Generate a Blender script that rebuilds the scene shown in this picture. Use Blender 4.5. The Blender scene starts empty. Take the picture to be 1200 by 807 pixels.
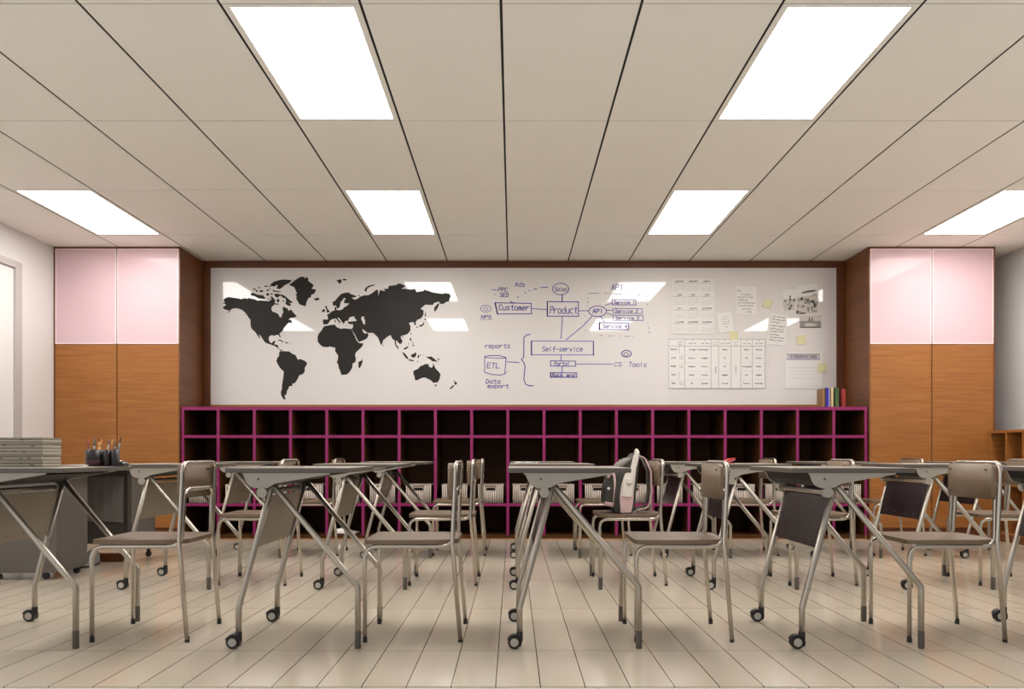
import bpy, bmesh, math, random
from mathutils import Vector, Matrix
from mathutils.geometry import tessellate_polygon
random.seed(7)
C = bpy.context.scene.collection
PI = math.pi
F, VX, VY, EYE = 933.3, 601.0, 533.0, 0.777      # photo geometry (px) and eye height (m)

# ---------------------------------------------------------------- materials
def srgb(r, g, b):
    def f(c):
        c /= 255.0
        return c/12.92 if c <= .04045 else ((c+.055)/1.055)**2.4
    return (f(r), f(g), f(b), 1)

def mat(name, col, rough=.5, metal=0, coat=0, spec=.5, emit=None, estr=0, bump=None, coat_rough=.03, noise=None):
    m = bpy.data.materials.new(name); m.use_nodes = True
    nt = m.node_tree; b = nt.nodes['Principled BSDF']
    b.inputs['Base Color'].default_value = col
    b.inputs['Roughness'].default_value = rough
    b.inputs['Metallic'].default_value = metal
    b.inputs['Specular IOR Level'].default_value = spec
    b.inputs['Coat Weight'].default_value = coat
    b.inputs['Coat Roughness'].default_value = coat_rough
    if emit:
        b.inputs['Emission Color'].default_value = emit
        b.inputs['Emission Strength'].default_value = estr
    if noise:      # (scale, amount): gentle variation of the colour
        tc = nt.nodes.new('ShaderNodeTexCoord'); n = nt.nodes.new('ShaderNodeTexNoise')
        n.inputs['Scale'].default_value = noise[0]; n.inputs['Detail'].default_value = 6
        nt.links.new(tc.outputs['Object'], n.inputs['Vector'])
        mx = nt.nodes.new('ShaderNodeMix'); mx.data_type = 'RGBA'
        mx.inputs['A'].default_value = tuple(c*(1-noise[1]) for c in col[:3])+(1,)
        mx.inputs['B'].default_value = tuple(min(1, c*(1+noise[1])) for c in col[:3])+(1,)
        nt.links.new(n.outputs['Fac'], mx.inputs['Factor'])
        nt.links.new(mx.outputs['Result'], b.inputs['Base Color'])
    if bump:
        tc = nt.nodes.new('ShaderNodeTexCoord'); n = nt.nodes.new('ShaderNodeTexNoise')
        n.inputs['Scale'].default_value = bump[0]
        nt.links.new(tc.outputs['Object'], n.inputs['Vector'])
        bp = nt.nodes.new('ShaderNodeBump'); bp.inputs['Strength'].default_value = bump[1]
        bp.inputs['Distance'].default_value = .002
        nt.links.new(n.outputs['Fac'], bp.inputs['Height']); nt.links.new(bp.outputs['Normal'], b.inputs['Normal'])
    return m

def wood(name, c1, c2, rough=.4, scale=(2.2, 2.2, 40), coat=0, spec=.5):
    m = mat(name, c1, rough, coat=coat, spec=spec)
    nt = m.node_tree; b = nt.nodes['Principled BSDF']
    tc = nt.nodes.new('ShaderNodeTexCoord'); mp = nt.nodes.new('ShaderNodeMapping')
    mp.inputs['Scale'].default_value = scale
    nt.links.new(tc.outputs['Object'], mp.inputs['Vector'])
    n = nt.nodes.new('ShaderNodeTexNoise'); n.inputs['Scale'].default_value = 1; n.inputs['Detail'].default_value = 8
    n.inputs['Roughness'].default_value = .65; n.inputs['Distortion'].default_value = .6
    nt.links.new(mp.outputs['Vector'], n.inputs['Vector'])
    r = nt.nodes.new('ShaderNodeValToRGB')
    r.color_ramp.elements[0].position = .32; r.color_ramp.elements[0].color = c2
    r.color_ramp.elements[1].position = .68; r.color_ramp.elements[1].color = c1
    nt.links.new(n.outputs['Fac'], r.inputs['Fac']); nt.links.new(r.outputs['Color'], b.inputs['Base Color'])
    return m

def math_node(nt, op, a, b=None, c=None):
    n = nt.nodes.new('ShaderNodeMath'); n.operation = op
    for i, v in enumerate((a, b, c)):
        if v is None: continue
        if isinstance(v, (int, float)): n.inputs[i].default_value = v
        else: nt.links.new(v, n.inputs[i])
    return n.outputs[0]

def floor_material():
    m = mat('floor_tile', srgb(200, 186, 166), .2, spec=.65)
    nt = m.node_tree; b = nt.nodes['Principled BSDF']
    g = nt.nodes.new('ShaderNodeNewGeometry'); s = nt.nodes.new('ShaderNodeSeparateXYZ')
    nt.links.new(g.outputs['Position'], s.inputs['Vector'])
    def groove(out, p0, pitch, w):
        t = math_node(nt, 'SUBTRACT', out, p0 - pitch*40)
        t = math_node(nt, 'DIVIDE', t, pitch)
        fr = math_node(nt, 'FRACT', t)
        d = math_node(nt, 'ABSOLUTE', math_node(nt, 'SUBTRACT', fr, .5))
        return math_node(nt, 'GREATER_THAN', d, .5 - w/pitch/2), math_node(nt, 'FLOOR', t)
    gx, ix = groove(s.outputs['X'], -.0576, .1503, .0034)
    gy, iy = groove(s.outputs['Y'], 3.167, .88, .0036)
    # a little tone change from plank to plank
    cmb = nt.nodes.new('ShaderNodeCombineXYZ'); nt.links.new(ix, cmb.inputs[0]); nt.links.new(iy, cmb.inputs[1])
    wn = nt.nodes.new('ShaderNodeTexWhiteNoise'); nt.links.new(cmb.outputs[0], wn.inputs['Vector'])
    no = nt.nodes.new('ShaderNodeTexNoise'); no.inputs['Scale'].default_value = 2.5; no.inputs['Detail'].default_value = 4
    nt.links.new(g.outputs['Position'], no.inputs['Vector'])
    f = math_node(nt, 'ADD', math_node(nt, 'MULTIPLY', wn.outputs['Value'], .35), math_node(nt, 'MULTIPLY', no.outputs['Fac'], .65))
    mx = nt.nodes.new('ShaderNodeMix'); mx.data_type = 'RGBA'
    mx.inputs['A'].default_value = srgb(194, 181, 162); mx.inputs['B'].default_value = srgb(209, 198, 180)
    nt.links.new(f, mx.inputs['Factor'])
    m2 = nt.nodes.new('ShaderNodeMix'); m2.data_type = 'RGBA'
    nt.links.new(mx.outputs['Result'], m2.inputs['A']); m2.inputs['B'].default_value = srgb(128, 112, 92)
    nt.links.new(gy, m2.inputs['Factor'])
    m3 = nt.nodes.new('ShaderNodeMix'); m3.data_type = 'RGBA'
    nt.links.new(m2.outputs['Result'], m3.inputs['A']); m3.inputs['B'].default_value = srgb(52, 38, 26)
    nt.links.new(gx, m3.inputs['Factor'])
    nt.links.new(m3.outputs['Result'], b.inputs['Base Color'])
    nr = nt.nodes.new('ShaderNodeTexNoise'); nr.inputs['Scale'].default_value = 6
    nt.links.new(g.outputs['Position'], nr.inputs['Vector'])
    rg = math_node(nt, 'ADD', math_node(nt, 'MULTIPLY', nr.outputs['Fac'], .09), .07)
    nt.links.new(rg, b.inputs['Roughness'])
    return m

def stripe_material(name, c1, c2, c3, period, rough=.8, axis='Z'):
    """fine page / wicker stripes of the object itself"""
    m = mat(name, c1, rough)
    nt = m.node_tree; b = nt.nodes['Principled BSDF']
    tc = nt.nodes.new('ShaderNodeTexCoord'); s = nt.nodes.new('ShaderNodeSeparateXYZ')
    nt.links.new(tc.outputs['Object'], s.inputs['Vector'])
    t = math_node(nt, 'DIVIDE', s.outputs[axis], period)
    wn = nt.nodes.new('ShaderNodeTexWhiteNoise'); wn.noise_dimensions = '1D'
    nt.links.new(math_node(nt, 'FLOOR', t), wn.inputs['W'])
    r = nt.nodes.new('ShaderNodeValToRGB')
    r.color_ramp.elements[0].color = c2; r.color_ramp.elements[1].color = c1
    e = r.color_ramp.elements.new(.25); e.color = c3
    nt.links.new(wn.outputs['Value'], r.inputs['Fac']); nt.links.new(r.outputs['Color'], b.inputs['Base Color'])
    return m

M = dict(
    floor=floor_material(),
    ceil=mat('ceiling_tile', srgb(243, 240, 233), .65, spec=.3, noise=(3, .02)),
    gap=mat('ceiling_gap_backing', srgb(22, 18, 14), .9),
    wall=mat('wall_paint', srgb(216, 213, 210), .55, noise=(2, .015)),
    light=mat('light_diffuser', (1, 1, 1, 1), .5, emit=(1, .968, .93, 1), estr=16.5),
    wood=wood('oak_veneer', srgb(164, 108, 56), srgb(136, 84, 40), .35, (2.5, 2.5, 60), spec=.35),
    woodd=wood('dark_oak_veneer', srgb(124, 74, 36), srgb(98, 54, 22), .4),
    trim=wood('dark_brown_trim', srgb(104, 58, 24), srgb(84, 44, 16), .4),
    pink=mat('pink_lacquered_glass', srgb(210, 180, 186), .5, spec=.3, coat=.3, coat_rough=.06),
    pinkedge=mat('pale_pink_edge', srgb(246, 226, 228), .4),
    board=mat('gloss_whiteboard', srgb(218, 213, 211), .45, coat=.9, coat_rough=.012),
    mapv=mat('black_vinyl', srgb(34, 30, 27), .55, spec=.3),
    ink=mat('blue_marker_ink', srgb(56, 50, 158), .6),
    inkg=mat('grey_marker_ink', srgb(120, 112, 125), .6),
    magenta=mat('magenta_edge_band', srgb(130, 14, 86), .5),
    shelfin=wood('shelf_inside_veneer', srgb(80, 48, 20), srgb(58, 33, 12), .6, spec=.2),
    steel=mat('brushed_steel_tube', srgb(172, 164, 152), .36, metal=.85),
    chrome=mat('chromed_tube', srgb(186, 178, 167), .24, metal=.95),
    grey=mat('grey_painted_steel', srgb(156, 149, 138), .5),
    sleeve=mat('grey_plastic_sleeve', srgb(84, 79, 72), .5),
    black=mat('black_plastic', srgb(20, 19, 18), .4),
    hubcap=mat('light_grey_hub_cap', srgb(176, 172, 164), .4),
    top=mat('grey_laminate_top', srgb(150, 141, 128), .35, noise=(14, .04)),
    topedge=mat('grey_laminate_edge', srgb(90, 84, 76), .5),
    panel=mat('dark_brown_laminate', srgb(44, 35, 35), .25),
    panelrefl=mat('taupe_panel_reflection', srgb(124, 112, 96), .4),  # inner face of the dark panel, its pale reflection put into the colour
    tray=mat('dark_steel_tray', srgb(28, 24, 24), .6, spec=.2),
    seat=wood('taupe_ply', srgb(120, 100, 79), srgb(109, 90, 70), .45, (14, 2, 14)),
    screw=mat('dark_screw_head', srgb(60, 54, 48), .4),
    screwl=mat('bright_screw_head', srgb(120, 114, 110), .4),
    basket=mat('wicker_weave', srgb(112, 100, 92), .8), strand=mat('pale_wicker_strand', srgb(206, 194, 184), .7),
    basketrim=mat('wicker_rim', srgb(178, 164, 152), .8),
    dark=mat('basket_inside_shade', srgb(24, 18, 14), .8),
    paper=mat('white_paper', srgb(226, 223, 220), .7),
    print=mat('black_print', srgb(60, 56, 58), .7),
    printg=mat('grey_print', srgb(150, 145, 145), .7),
    printb=mat('lilac_print', srgb(150, 146, 182), .7),
    sticky=mat('yellow_sticky_note', srgb(216, 212, 168), .7),
    door=mat('white_door_paint', srgb(222, 219, 217), .45),
    doorf=mat('grey_door_frame', srgb(178, 172, 170), .45),
    sill=mat('speckled_stone_sill', srgb(205, 203, 192), .5, noise=(60, .2)),
    deskg=mat('dark_grey_desk_steel', srgb(96, 90, 84), .45),
    deskd=mat('charcoal_desk_panel', srgb(84, 78, 73), .35),
)

# ---------------------------------------------------------------- mesh builder
def fillet(pts, r, n=6, closed=False):
    pts = [Vector(p) for p in pts]; out = []
    N = len(pts)
    for i, p in enumerate(pts):
        if not closed and i in (0, N-1): out.append(p); continue
        a, b = pts[i-1], pts[(i+1) % N]
        da, db = (a-p), (b-p); la, lb = da.length, db.length
        da.normalize(); db.normalize()
        ang = da.angle(db)
        if ang > 3.10 or r <= 0: out.append(p); continue
        t = min(r/math.tan(ang/2), la*.49, lb*.49)
        p0, p1 = p+da*t, p+db*t
        for k in range(n+1):
            u = k/n
            out.append((1-u)**2*p0 + 2*u*(1-u)*p + u*u*p1)
    return out

class MB:
    def __init__(s): s.v = []; s.f = []; s.m = []; s.sm = []
    def face(s, idx, m=0, smooth=False): s.f.append(tuple(idx)); s.m.append(m); s.sm.append(smooth)
    def box(s, x0, x1, y0, y1, z0, z1, m=0, front=None):
        """front = material index of the -Y face"""
        b = len(s.v)
        for x in (x0, x1):
            for y in (y0, y1):
                for z in (z0, z1): s.v.append(Vector((x, y, z)))
        for q, k in (((0, 1, 3, 2), 0), ((4, 6, 7, 5), 0), ((0, 4, 5, 1), 1), ((2, 3, 7, 6), 0), ((0, 2, 6, 4), 0), ((1, 5, 7, 3), 0)):
            s.face([b+i for i in q], front if (k and front is not None) else m)
        return s
    def tube(s, pts, r, n=10, m=0, closed=False, caps=True):
        pts = [Vector(p) for p in pts]; N = len(pts); b = len(s.v)
        up = None
        for i, p in enumerate(pts):
            if closed: t = pts[(i+1) % N]-pts[i-1]
            else: t = pts[min(i+1, N-1)]-pts[max(i-1, 0)]
            t.normalize()
            if up is None:
                up = Vector((0, 0, 1)) if abs(t.z) < .9 else Vector((1, 0, 0))
            a = (up - t*up.dot(t)).normalized(); c = t.cross(a); up = a
            rr = r[i] if isinstance(r, (list, tuple)) else r
            # mitre
            k = 1.0
            for j in range(n):
                w = 2*PI*j/n
                s.v.append(p + (a*math.cos(w)+c*math.sin(w))*rr*k)
        R = N if closed else N-1
        for i in range(R):
            i2 = (i+1) % N
            for j in range(n):
                j2 = (j+1) % n
                s.face((b+i*n+j, b+i*n+j2, b+i2*n+j2, b+i2*n+j), m, True)
        if caps and not closed:
            s.face([b+j for j in range(n)][::-1], m); s.face([b+(N-1)*n+j for j in range(n)], m)
        return s
    def cyl(s, p0, p1, r, n=16, m=0): return s.tube([p0, p1], r, n, m)
    def prism(s, poly, axis, a, b_, m=0, mfront=None):
        """poly of 2D points; axis 'Y': (x,z) swept y a..b; 'X': (y,z); 'Z': (x,y)"""
        def P(u, v, w): return Vector((u, w, v)) if axis == 'Y' else (Vector((w, u, v)) if axis == 'X' else Vector((u, v, w)))
        b = len(s.v); n = len(poly)
        for w in (a, b_):
            for u, v in poly: s.v.append(P(u, v, w))
        tri = tessellate_polygon([[Vector((u, v, 0)) for u, v in poly]])
        for t in tri:
            s.face([b+i for i in t], m if mfront is None else mfront); s.face([b+n+i for i in t][::-1], m)
        for i in range(n):
            j = (i+1) % n
            s.face((b+i, b+j, b+n+j, b+n+i), m)
        return s
    def lathe(s, prof, cx, cy, n=20, m=0, axis='Z'):
        b = len(s.v)
        for r, z in prof:
            for j in range(n):
                w = 2*PI*j/n
                if axis == 'Z': s.v.append(Vector((cx+r*math.cos(w), cy+r*math.sin(w), z)))
                else: s.v.append(Vector((cx+r*math.cos(w), z, cy+r*math.sin(w))))   # axis Y, cy = height
        for i in range(len(prof)-1):
            for j in range(n):
                j2 = (j+1) % n
                s.face((b+i*n+j, b+i*n+j2, b+(i+1)*n+j2, b+(i+1)*n+j), m, True)
        s.face([b+j for j in range(n)], m); s.face([b+(len(prof)-1)*n+j for j in range(n)], m)
        return s
    def ribbon(s, pts, w, P, m=0):
        """flat stroke in board space: pts (u,v), P maps to 3D"""
        for (a, b2) in zip(pts[:-1], pts[1:]):
            dx, dy = b2[0]-a[0], b2[1]-a[1]; L = math.hypot(dx, dy) or 1e-6
            ex, ey = dx/L*w*.4, dy/L*w*.4; nx, ny = -dy/L*w/2, dx/L*w/2
            b = len(s.v)
            for q in ((a[0]-ex+nx, a[1]-ey+ny), (b2[0]+ex+nx, b2[1]+ey+ny), (b2[0]+ex-nx, b2[1]+ey-ny), (a[0]-ex-nx, a[1]-ey-ny)):
                s.v.append(P(*q))
            s.face((b, b+1, b+2, b+3), m)
    def build(s, name, mats, parent=None, bevel=0, loc=None, recalc=True):
        me = bpy.data.meshes.new(name)
        me.from_pydata([tuple(v) for v in s.v], [], s.f)
        if not isinstance(mats, (list, tuple)): mats = [mats]
        for x in mats: me.materials.append(x)
        for p, k, sm in zip(me.polygons, s.m, s.sm): p.material_index = k; p.use_smooth = sm
        if recalc:
            bm = bmesh.new(); bm.from_mesh(me); bmesh.ops.recalc_face_normals(bm, faces=bm.faces); bm.to_mesh(me); bm.free()
        o = bpy.data.objects.new(name, me); C.objects.link(o)
        if parent: o.parent = parent
        if loc: o.location = loc
        if bevel:
            md = o.modifiers.new('Bevel', 'BEVEL'); md.width = bevel; md.segments = 2; md.limit_method = 'ANGLE'; md.angle_limit = .7
        return o

def tag(o, label, cat, group=None):
    o['label'] = label; o['category'] = cat
    if group: o['group'] = group
    return o
def thing(name, label, cat, loc=(0, 0, 0), rz=0, group=None):
    o = bpy.data.objects.new(name, None); C.objects.link(o); o.location = loc; o.rotation_euler = (0, 0, rz)
    return tag(o, label, cat, group)
def struct(o): o['kind'] = 'structure'; return o
def children(o): return [c for c in C.objects if c.parent == o]
def dup(root, loc, label, rz=0):
    kids = KIDS.get(root.name)
    if kids is None:
        kids = [(c, children(c)) for c in children(root)]; KIDS[root.name] = kids
    r = root.copy(); C.objects.link(r); r.location = loc; r.rotation_euler = (0, 0, rz); r['label'] = label
    for c, gs in kids:
        k = c.copy(); C.objects.link(k); k.parent = r
        for g in gs:
            d = g.copy(); C.objects.link(d); d.parent = k
    return r
KIDS = {}
def rrect(x0, x1, y0, y1, r, n=5):
    out = []
    rs = r if isinstance(r, (list, tuple)) else [r]*4
    for (cx, cy, a0, q) in ((x1-rs[0], y1-rs[0], 0, rs[0]), (x0+rs[1], y1-rs[1], PI/2, rs[1]), (x0+rs[2], y0+rs[2], PI, rs[2]), (x1-rs[3], y0+rs[3], 1.5*PI, rs[3])):
        for k in range(n+1):
            a = a0+PI/2*k/n; out.append((cx+q*math.cos(a), cy+q*math.sin(a)))
    return out

# ---------------------------------------------------------------- room
XL, XR, YB, YF, ZC = -4.24, 4.72, 7.95, 2.676, 2.70
struct(MB().box(XL-.1, XR+.1, YF, YB+.1, -.12, 0).build('floor', M['floor']))
struct(MB().box(XL-.1, XR+.1, YF-.45, YF-.002, -.12, -.004).build('trim_1', M['sill']))
struct(MB().box(XL-.12, XL, YF, YB+.12, 0, ZC+.2).build('wall_left', M['wall']))
struct(MB().box(XR, XR+.12, YF, YB+.12, 0, ZC+.2).build('wall_right', M['wall']))
struct(MB().box(XL, XR, YB, YB+.12, 0, ZC+.2).build('wall_back', M['wall']))
# suspended ceiling: tiles with real gaps below a dark backing
gx0, px_, gy0, py_ = -.0508, .5995, 3.396, 1.1886
ce = MB(); ce.box(XL, XR, YF, YB, ZC+.03, ZC+.12, 1)
LIGHT_CELLS = [(i, j) for j in (0, 2) for i in (-6, -2, 2, 6)]
for i in range(-8, 9):
    for j in range(-1, 5):
        x0, x1 = gx0+i*px_+.0062, gx0+(i+1)*px_-.0062
        y0, y1 = gy0+j*py_+.003, gy0+(j+1)*py_-.003
        x0, x1, y0, y1 = max(x0, XL), min(x1, XR), max(y0, YF), min(y1, YB)
        if x1-x0 < .01 or y1-y0 < .01 or (i, j) in LIGHT_CELLS: continue
        if j == 4 or j == 3: pass
        ce.box(x0, x1, y0, y1, ZC, ZC+.03, 0)
for i in range(-8, 9):            # black bars in the long joints, thin bars in the cross joints
    x = gx0+i*px_
    if XL < x < XR: ce.box(x-.0061, x+.0061, YF, YB, ZC+.0025, ZC+.03, 1)
for j in range(-1, 5):
    y = gy0+j*py_
    if YF < y < YB: ce.box(XL, XR, y-.0029, y+.0029, ZC+.0022, ZC+.03, 2)
struct(ce.build('ceiling', [M['ceil'], M['gap'], mat('thin_joint', srgb(72, 60, 48), .8)]))
LN = {(-6, 0): 'near row, beyond the left edge above the left desks', (-2, 0): 'large in the near row, left of centre', (2, 0): 'large in the near row, right of centre', (6, 0): 'near row, beyond the right edge',
      (-6, 2): 'far row, in front of the left wardrobe', (-2, 2): 'far row, above the world map', (2, 2): 'far row, above the wall calendar', (6, 2): 'far row, in front of the right wardrobe'}
for (i, j) in LIGHT_CELLS:
    x0, x1 = gx0+i*px_+.0062, gx0+(i+1)*px_-.0062
    y0, y1 = gy0+j*py_+.003, gy0+(j+1)*py_-.003
    t = thing('ceiling_light', 'white square ceiling light panel, '+LN[(i, j)], 'ceiling light', ((x0+x1)/2, (y0+y1)/2, ZC), group='ceiling light panels')
    hx, hy = (x1-x0)/2, (y1-y0)/2; w, wy = .029, .024
    fr = MB(); fr.box(-hx, -hx+w, -hy, hy, 0, .03); fr.box(hx-w, hx, -hy, hy, 0, .03)
    fr.box(-hx+w, hx-w, -hy, -hy+wy, 0, .03); fr.box(-hx+w, hx-w, hy-wy, hy, 0, .03)
    fr.build('frame', M['ceil'], t)
    MB().box(-hx+w, hx-w, -hy+wy, hy-wy, .004, .02).build('diffuser', M['light'], t)
# door in the left wall
d1 = struct(MB().box(XL-.01, XL+.012, 5.55, 6.74, .01, 2.36).build('door_1', M['door']))
fr = MB(); fr.box(XL-.01, XL+.035, 6.74, 6.83, 0, 2.42); fr.box(XL-.01, XL+.035, 5.46, 5.55, 0, 2.42); fr.box(XL-.01, XL+.035, 5.55, 6.74, 2.36, 2.42)
fr.build('door_frame', M['doorf'], d1, .004)
hd = MB(); hd.tube(fillet([(XL+.012, 5.66, 1.02), (XL+.06, 5.66, 1.02), (XL+.06, 5.78, 1.02)], .015), .009); hd.cyl((XL+.01, 5.66, 1.02), (XL+.02, 5.66, 1.02), .026)
hd.build('door_handle', M['steel'], d1)

# ---------------------------------------------------------------- wardrobes
YC = 7.35
def wardrobe(label, x0, x1, seam):
    t = thing('wardrobe', label, 'wardrobe', ((x0+x1)/2, YC, 0)); ox = (x0+x1)/2
    def B(mb, n, m, bev=0): return mb.build(n, m, t, bev)
    a, b, s = x0-ox, x1-ox, seam-ox
    B(MB().box(a, b, .024, .595, .0, 2.698), 'carcass', M['woodd'])
    fr = MB(); fr.box(a, a+.012, 0, .024, .1, 2.698); fr.box(b-.012, b, 0, .024, .1, 2.698); fr.box(a, b, 0, .024, 2.682, 2.698)
    B(fr, 'front_frame', M['woodd'])
    B(MB().box(a+.005, b-.005, .012, .024, 0, .1), 'plinth', M['trim'])
    for (u, v) in ((a+.014, s-.004), (s+.004, b-.014)):
        B(MB().box(u, v, .001, .022, .105, 1.797), 'lower_door', M['wood'], .0015)
        p = MB(); p.box(u, v, .0012, .022, 1.803, 2.680, 0)
        p.box(u+.0, u+.008, .0, .004, 1.803, 2.680, 1); p.box(v-.008, v, .0, .004, 1.803, 2.680, 1)
        p.box(u+.008, v-.008, .0, .004, 2.672, 2.680, 1); p.box(u+.008, v-.008, .0, .004, 1.803, 1.811, 1)
        B(p, 'upper_door', [M['pink'], M['pinkedge']])['label'] = 'pink lacquered upper door'
wardrobe('tall oak wardrobe with pink upper doors beside the white left wall', XL+.003, -3.072, -3.655)
wardrobe('tall oak wardrobe with pink upper doors beside the grey right wall', 3.286, 4.45, 3.867)

# ---------------------------------------------------------------- whiteboard
YW = 7.895          # front of the board surface
def wp(px, py, d=YW): return ((px-VX)/F*d, EYE-(py-VY)/F*d)
wb = thing('whiteboard', 'wide glossy whiteboard in a dark brown frame above the magenta shelves', 'whiteboard', (0, YB, 1.2))
def WB(mb, n, m, bev=0):
    o = mb.build(n, m, wb, bev); o.location = (0, -YB, -1.2); return o
bx0, bz1 = wp(247, 313.8); bx1, bz0 = wp(980, 474)
WB(MB().box(bx0, bx1, YW, YB-.003, bz0, bz1), 'board_panel', M['board'])
WB(MB().box(-3.068, 3.282, YW-.012, YB-.003, bz1, 2.697), 'frame_rail', M['trim'], .002)
WB(MB().box(bx0-.0, bx1, YW-.012, YB-.003, 1.226, bz0), 'frame_rail', M['wood'], .002)
WB(MB().box(-3.068, bx0, YW-.012, YB-.003, 1.226, bz1), 'frame_stile', M['trim'], .002)
WB(MB().box(bx1, 3.282, YW-.012, YB-.003, 1.226, bz1), 'frame_stile', M['trim'], .002)

# world map of black vinyl pieces
CR = dict(A=(250, 315, 10.09), B=(310, 315, 10.09), C=(300, 385, 8.963), D=(365, 330, 11.525), E=(365, 370, 10.757), F=(420, 320, 10.087), G=(430, 370, 8.491))
def tr(s, pts): o = CR[s]; return [(o[0]+x/o[2], o[1]+y/o[2]) for x, y in pts]
NA = tr('A', [(120,365),(150,340),(185,333),(230,340),(290,348),(330,358),(375,345),(400,355),(420,343),(450,352),(490,358),(520,375),(560,372),(620,378),(660,380),(690,355),(680,335),(700,330),(720,355),(735,375),(725,400),(745,410),(720,425),(695,445),(685,470),(700,505),(735,515),(770,535),(785,570),(805,572),(815,530),(830,515),(820,480),(825,445),(850,455),(880,470),(890,495),(915,480),(930,490),(945,515),(970,540),(990,560),(960,572),(910,580),(890,600),(915,600),(935,630),(915,640),(900,632),(875,650),(850,680),(830,705),(825,730),(790,755)]) \
  + tr('C', [(248,55),(262,95),(250,90),(238,65),(215,65),(195,75),(165,68),(140,80),(133,110),(145,140),(165,152),(185,130),(205,128),(200,145),(190,165),(230,170),(235,200),(250,220),(272,218),(275,232),(258,232),(240,215),(220,195),(195,182),(170,172),(130,160),(95,145),(78,120),(55,85),(30,58),(45,102),(38,104),(10,62)]) \
  + tr('A', [(495,745),(460,715),(445,690),(440,650),(438,600),(415,575),(400,545),(370,510),(340,485),(300,470),(250,465),(215,475),(190,510),(160,522),(195,490),(165,490),(120,470),(112,450),(150,430),(145,415),(105,405),(140,395),(125,380)])
ell = lambda s, cx, cy, rx, ry: tr(s, [(cx+rx*math.cos(a*PI/5)*(1+.15*math.sin(a*7+cx)), cy+ry*math.sin(a*PI/5)*(1+.15*math.cos(a*5+cy))) for a in range(10)])
SA = tr('C', [(245,245),(260,235),(290,235),(320,238),(350,238),(385,265),(415,275),(432,310),(440,325),(465,318),(510,335),(538,360),(530,385),(512,410),(512,450),(495,475),(455,490),(440,525),(410,570),(380,578),(385,598),(350,605),(340,630),(325,655),(322,685),(300,705),(315,748),(285,735),(265,700),(260,665),(272,635),(272,600),(285,520),(292,450),(250,410),(225,365),(213,340),(225,305),(242,285)])
AF = tr('E', [(145,150),(165,130),(200,125),(240,115),(300,110),(310,135),(345,155),(385,165),(400,155),(440,160),(500,165),(520,200),(545,250),(565,300),(590,335),(615,345),(655,345),(640,385),(600,425),(565,455),(550,490),(560,540),(555,580),(520,600),(515,650),(490,695),(455,735),(420,742),(375,742),(365,700),(345,660),(340,620),(320,585),(335,540),(335,495),(300,450),(300,400),(265,395),(235,385),(200,395),(145,390),(110,365),(78,325),(78,260),(95,220),(130,180)])
EA = [tr('E', [(527,110),(600,95),(640,150),(640,175),(660,215),(680,225),(700,212),(722,240),(700,285),(650,310),(597,330),(575,290),(545,230),(515,185),(500,165),(520,155)]),
  tr('D', [(290,320),(285,270),(315,262),(355,212),(400,165),(450,150),(510,142),(515,160),(570,178),(610,195),(585,212),(545,212),(575,240),(560,300),(490,292),(440,290),(440,265),(462,225),(440,218),(415,255),(395,270),(390,300),(380,345),(350,365),(330,320),(300,325)]),
  tr('D', [(220,465),(205,450),(240,430),(280,398),(315,385),(312,350),(335,335),(340,382),(390,385),(430,365),(440,345),(480,325),(505,300),(540,280),(560,240),(600,240),(640,220),(660,200),(720,182),(760,185),(800,165),(850,185),(930,205),(930,470),(600,470),(580,465),(520,478),(230,478)]),
  tr('D', [(220,460),(520,465),(495,530),(465,525),(450,540),(438,575),(425,555),(400,525),(372,488),(350,485),(365,510),(395,545),(385,560),(350,520),(330,497),(300,500),(255,520),(230,560),(210,575),(160,575),(155,510),(225,510),(220,480)]),
  tr('D', [(490,540),(610,530),(700,560),(690,620),(600,620),(570,600),(560,575),(500,570)]),
  tr('D', [(575,460),(680,460),(670,500),(690,540),(695,600),(600,600),(605,540),(612,525),(585,490)]),
  tr('D', [(722,460),(935,460),(935,720),(880,720),(850,690),(760,690),(720,660),(690,640),(640,600),(600,590),(620,575),(725,575),(725,520),(708,490)]),
  tr('F', [(130,260),(150,245),(195,210),(215,195),(230,200),(238,270),(250,215),(270,195),(290,210),(320,210),(295,185),(350,185),(360,150),(410,145),(455,140),(460,125),(500,125),(555,150),(540,165),(505,185),(560,185),(620,195),(670,188),(690,225),(740,215),(770,210),(780,195),(830,210),(870,225),(920,235),(1000,245),(1025,235),(1080,245),(1090,275),(1075,305),(1075,330),(1040,340),(1000,365),(960,360),(955,335),(900,350),(880,375),(790,372),(735,420),(770,440),(770,490),(740,535),(700,550),(675,580),(685,615),(660,610),(655,580),(620,580),(597,590),(615,620),(615,680),(580,720),(520,740)])
  + tr('G', [(345,195),(335,215),(355,250),(340,280),(320,275),(300,250),(288,245),(292,285),(312,310),(318,330),(300,320),(280,285),(275,240),(255,230),(235,190),(200,210),(160,245),(150,285),(140,290),(110,215),(80,185),(60,165),(0,165)]) + tr('F', [(100,650),(100,500)])]
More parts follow.
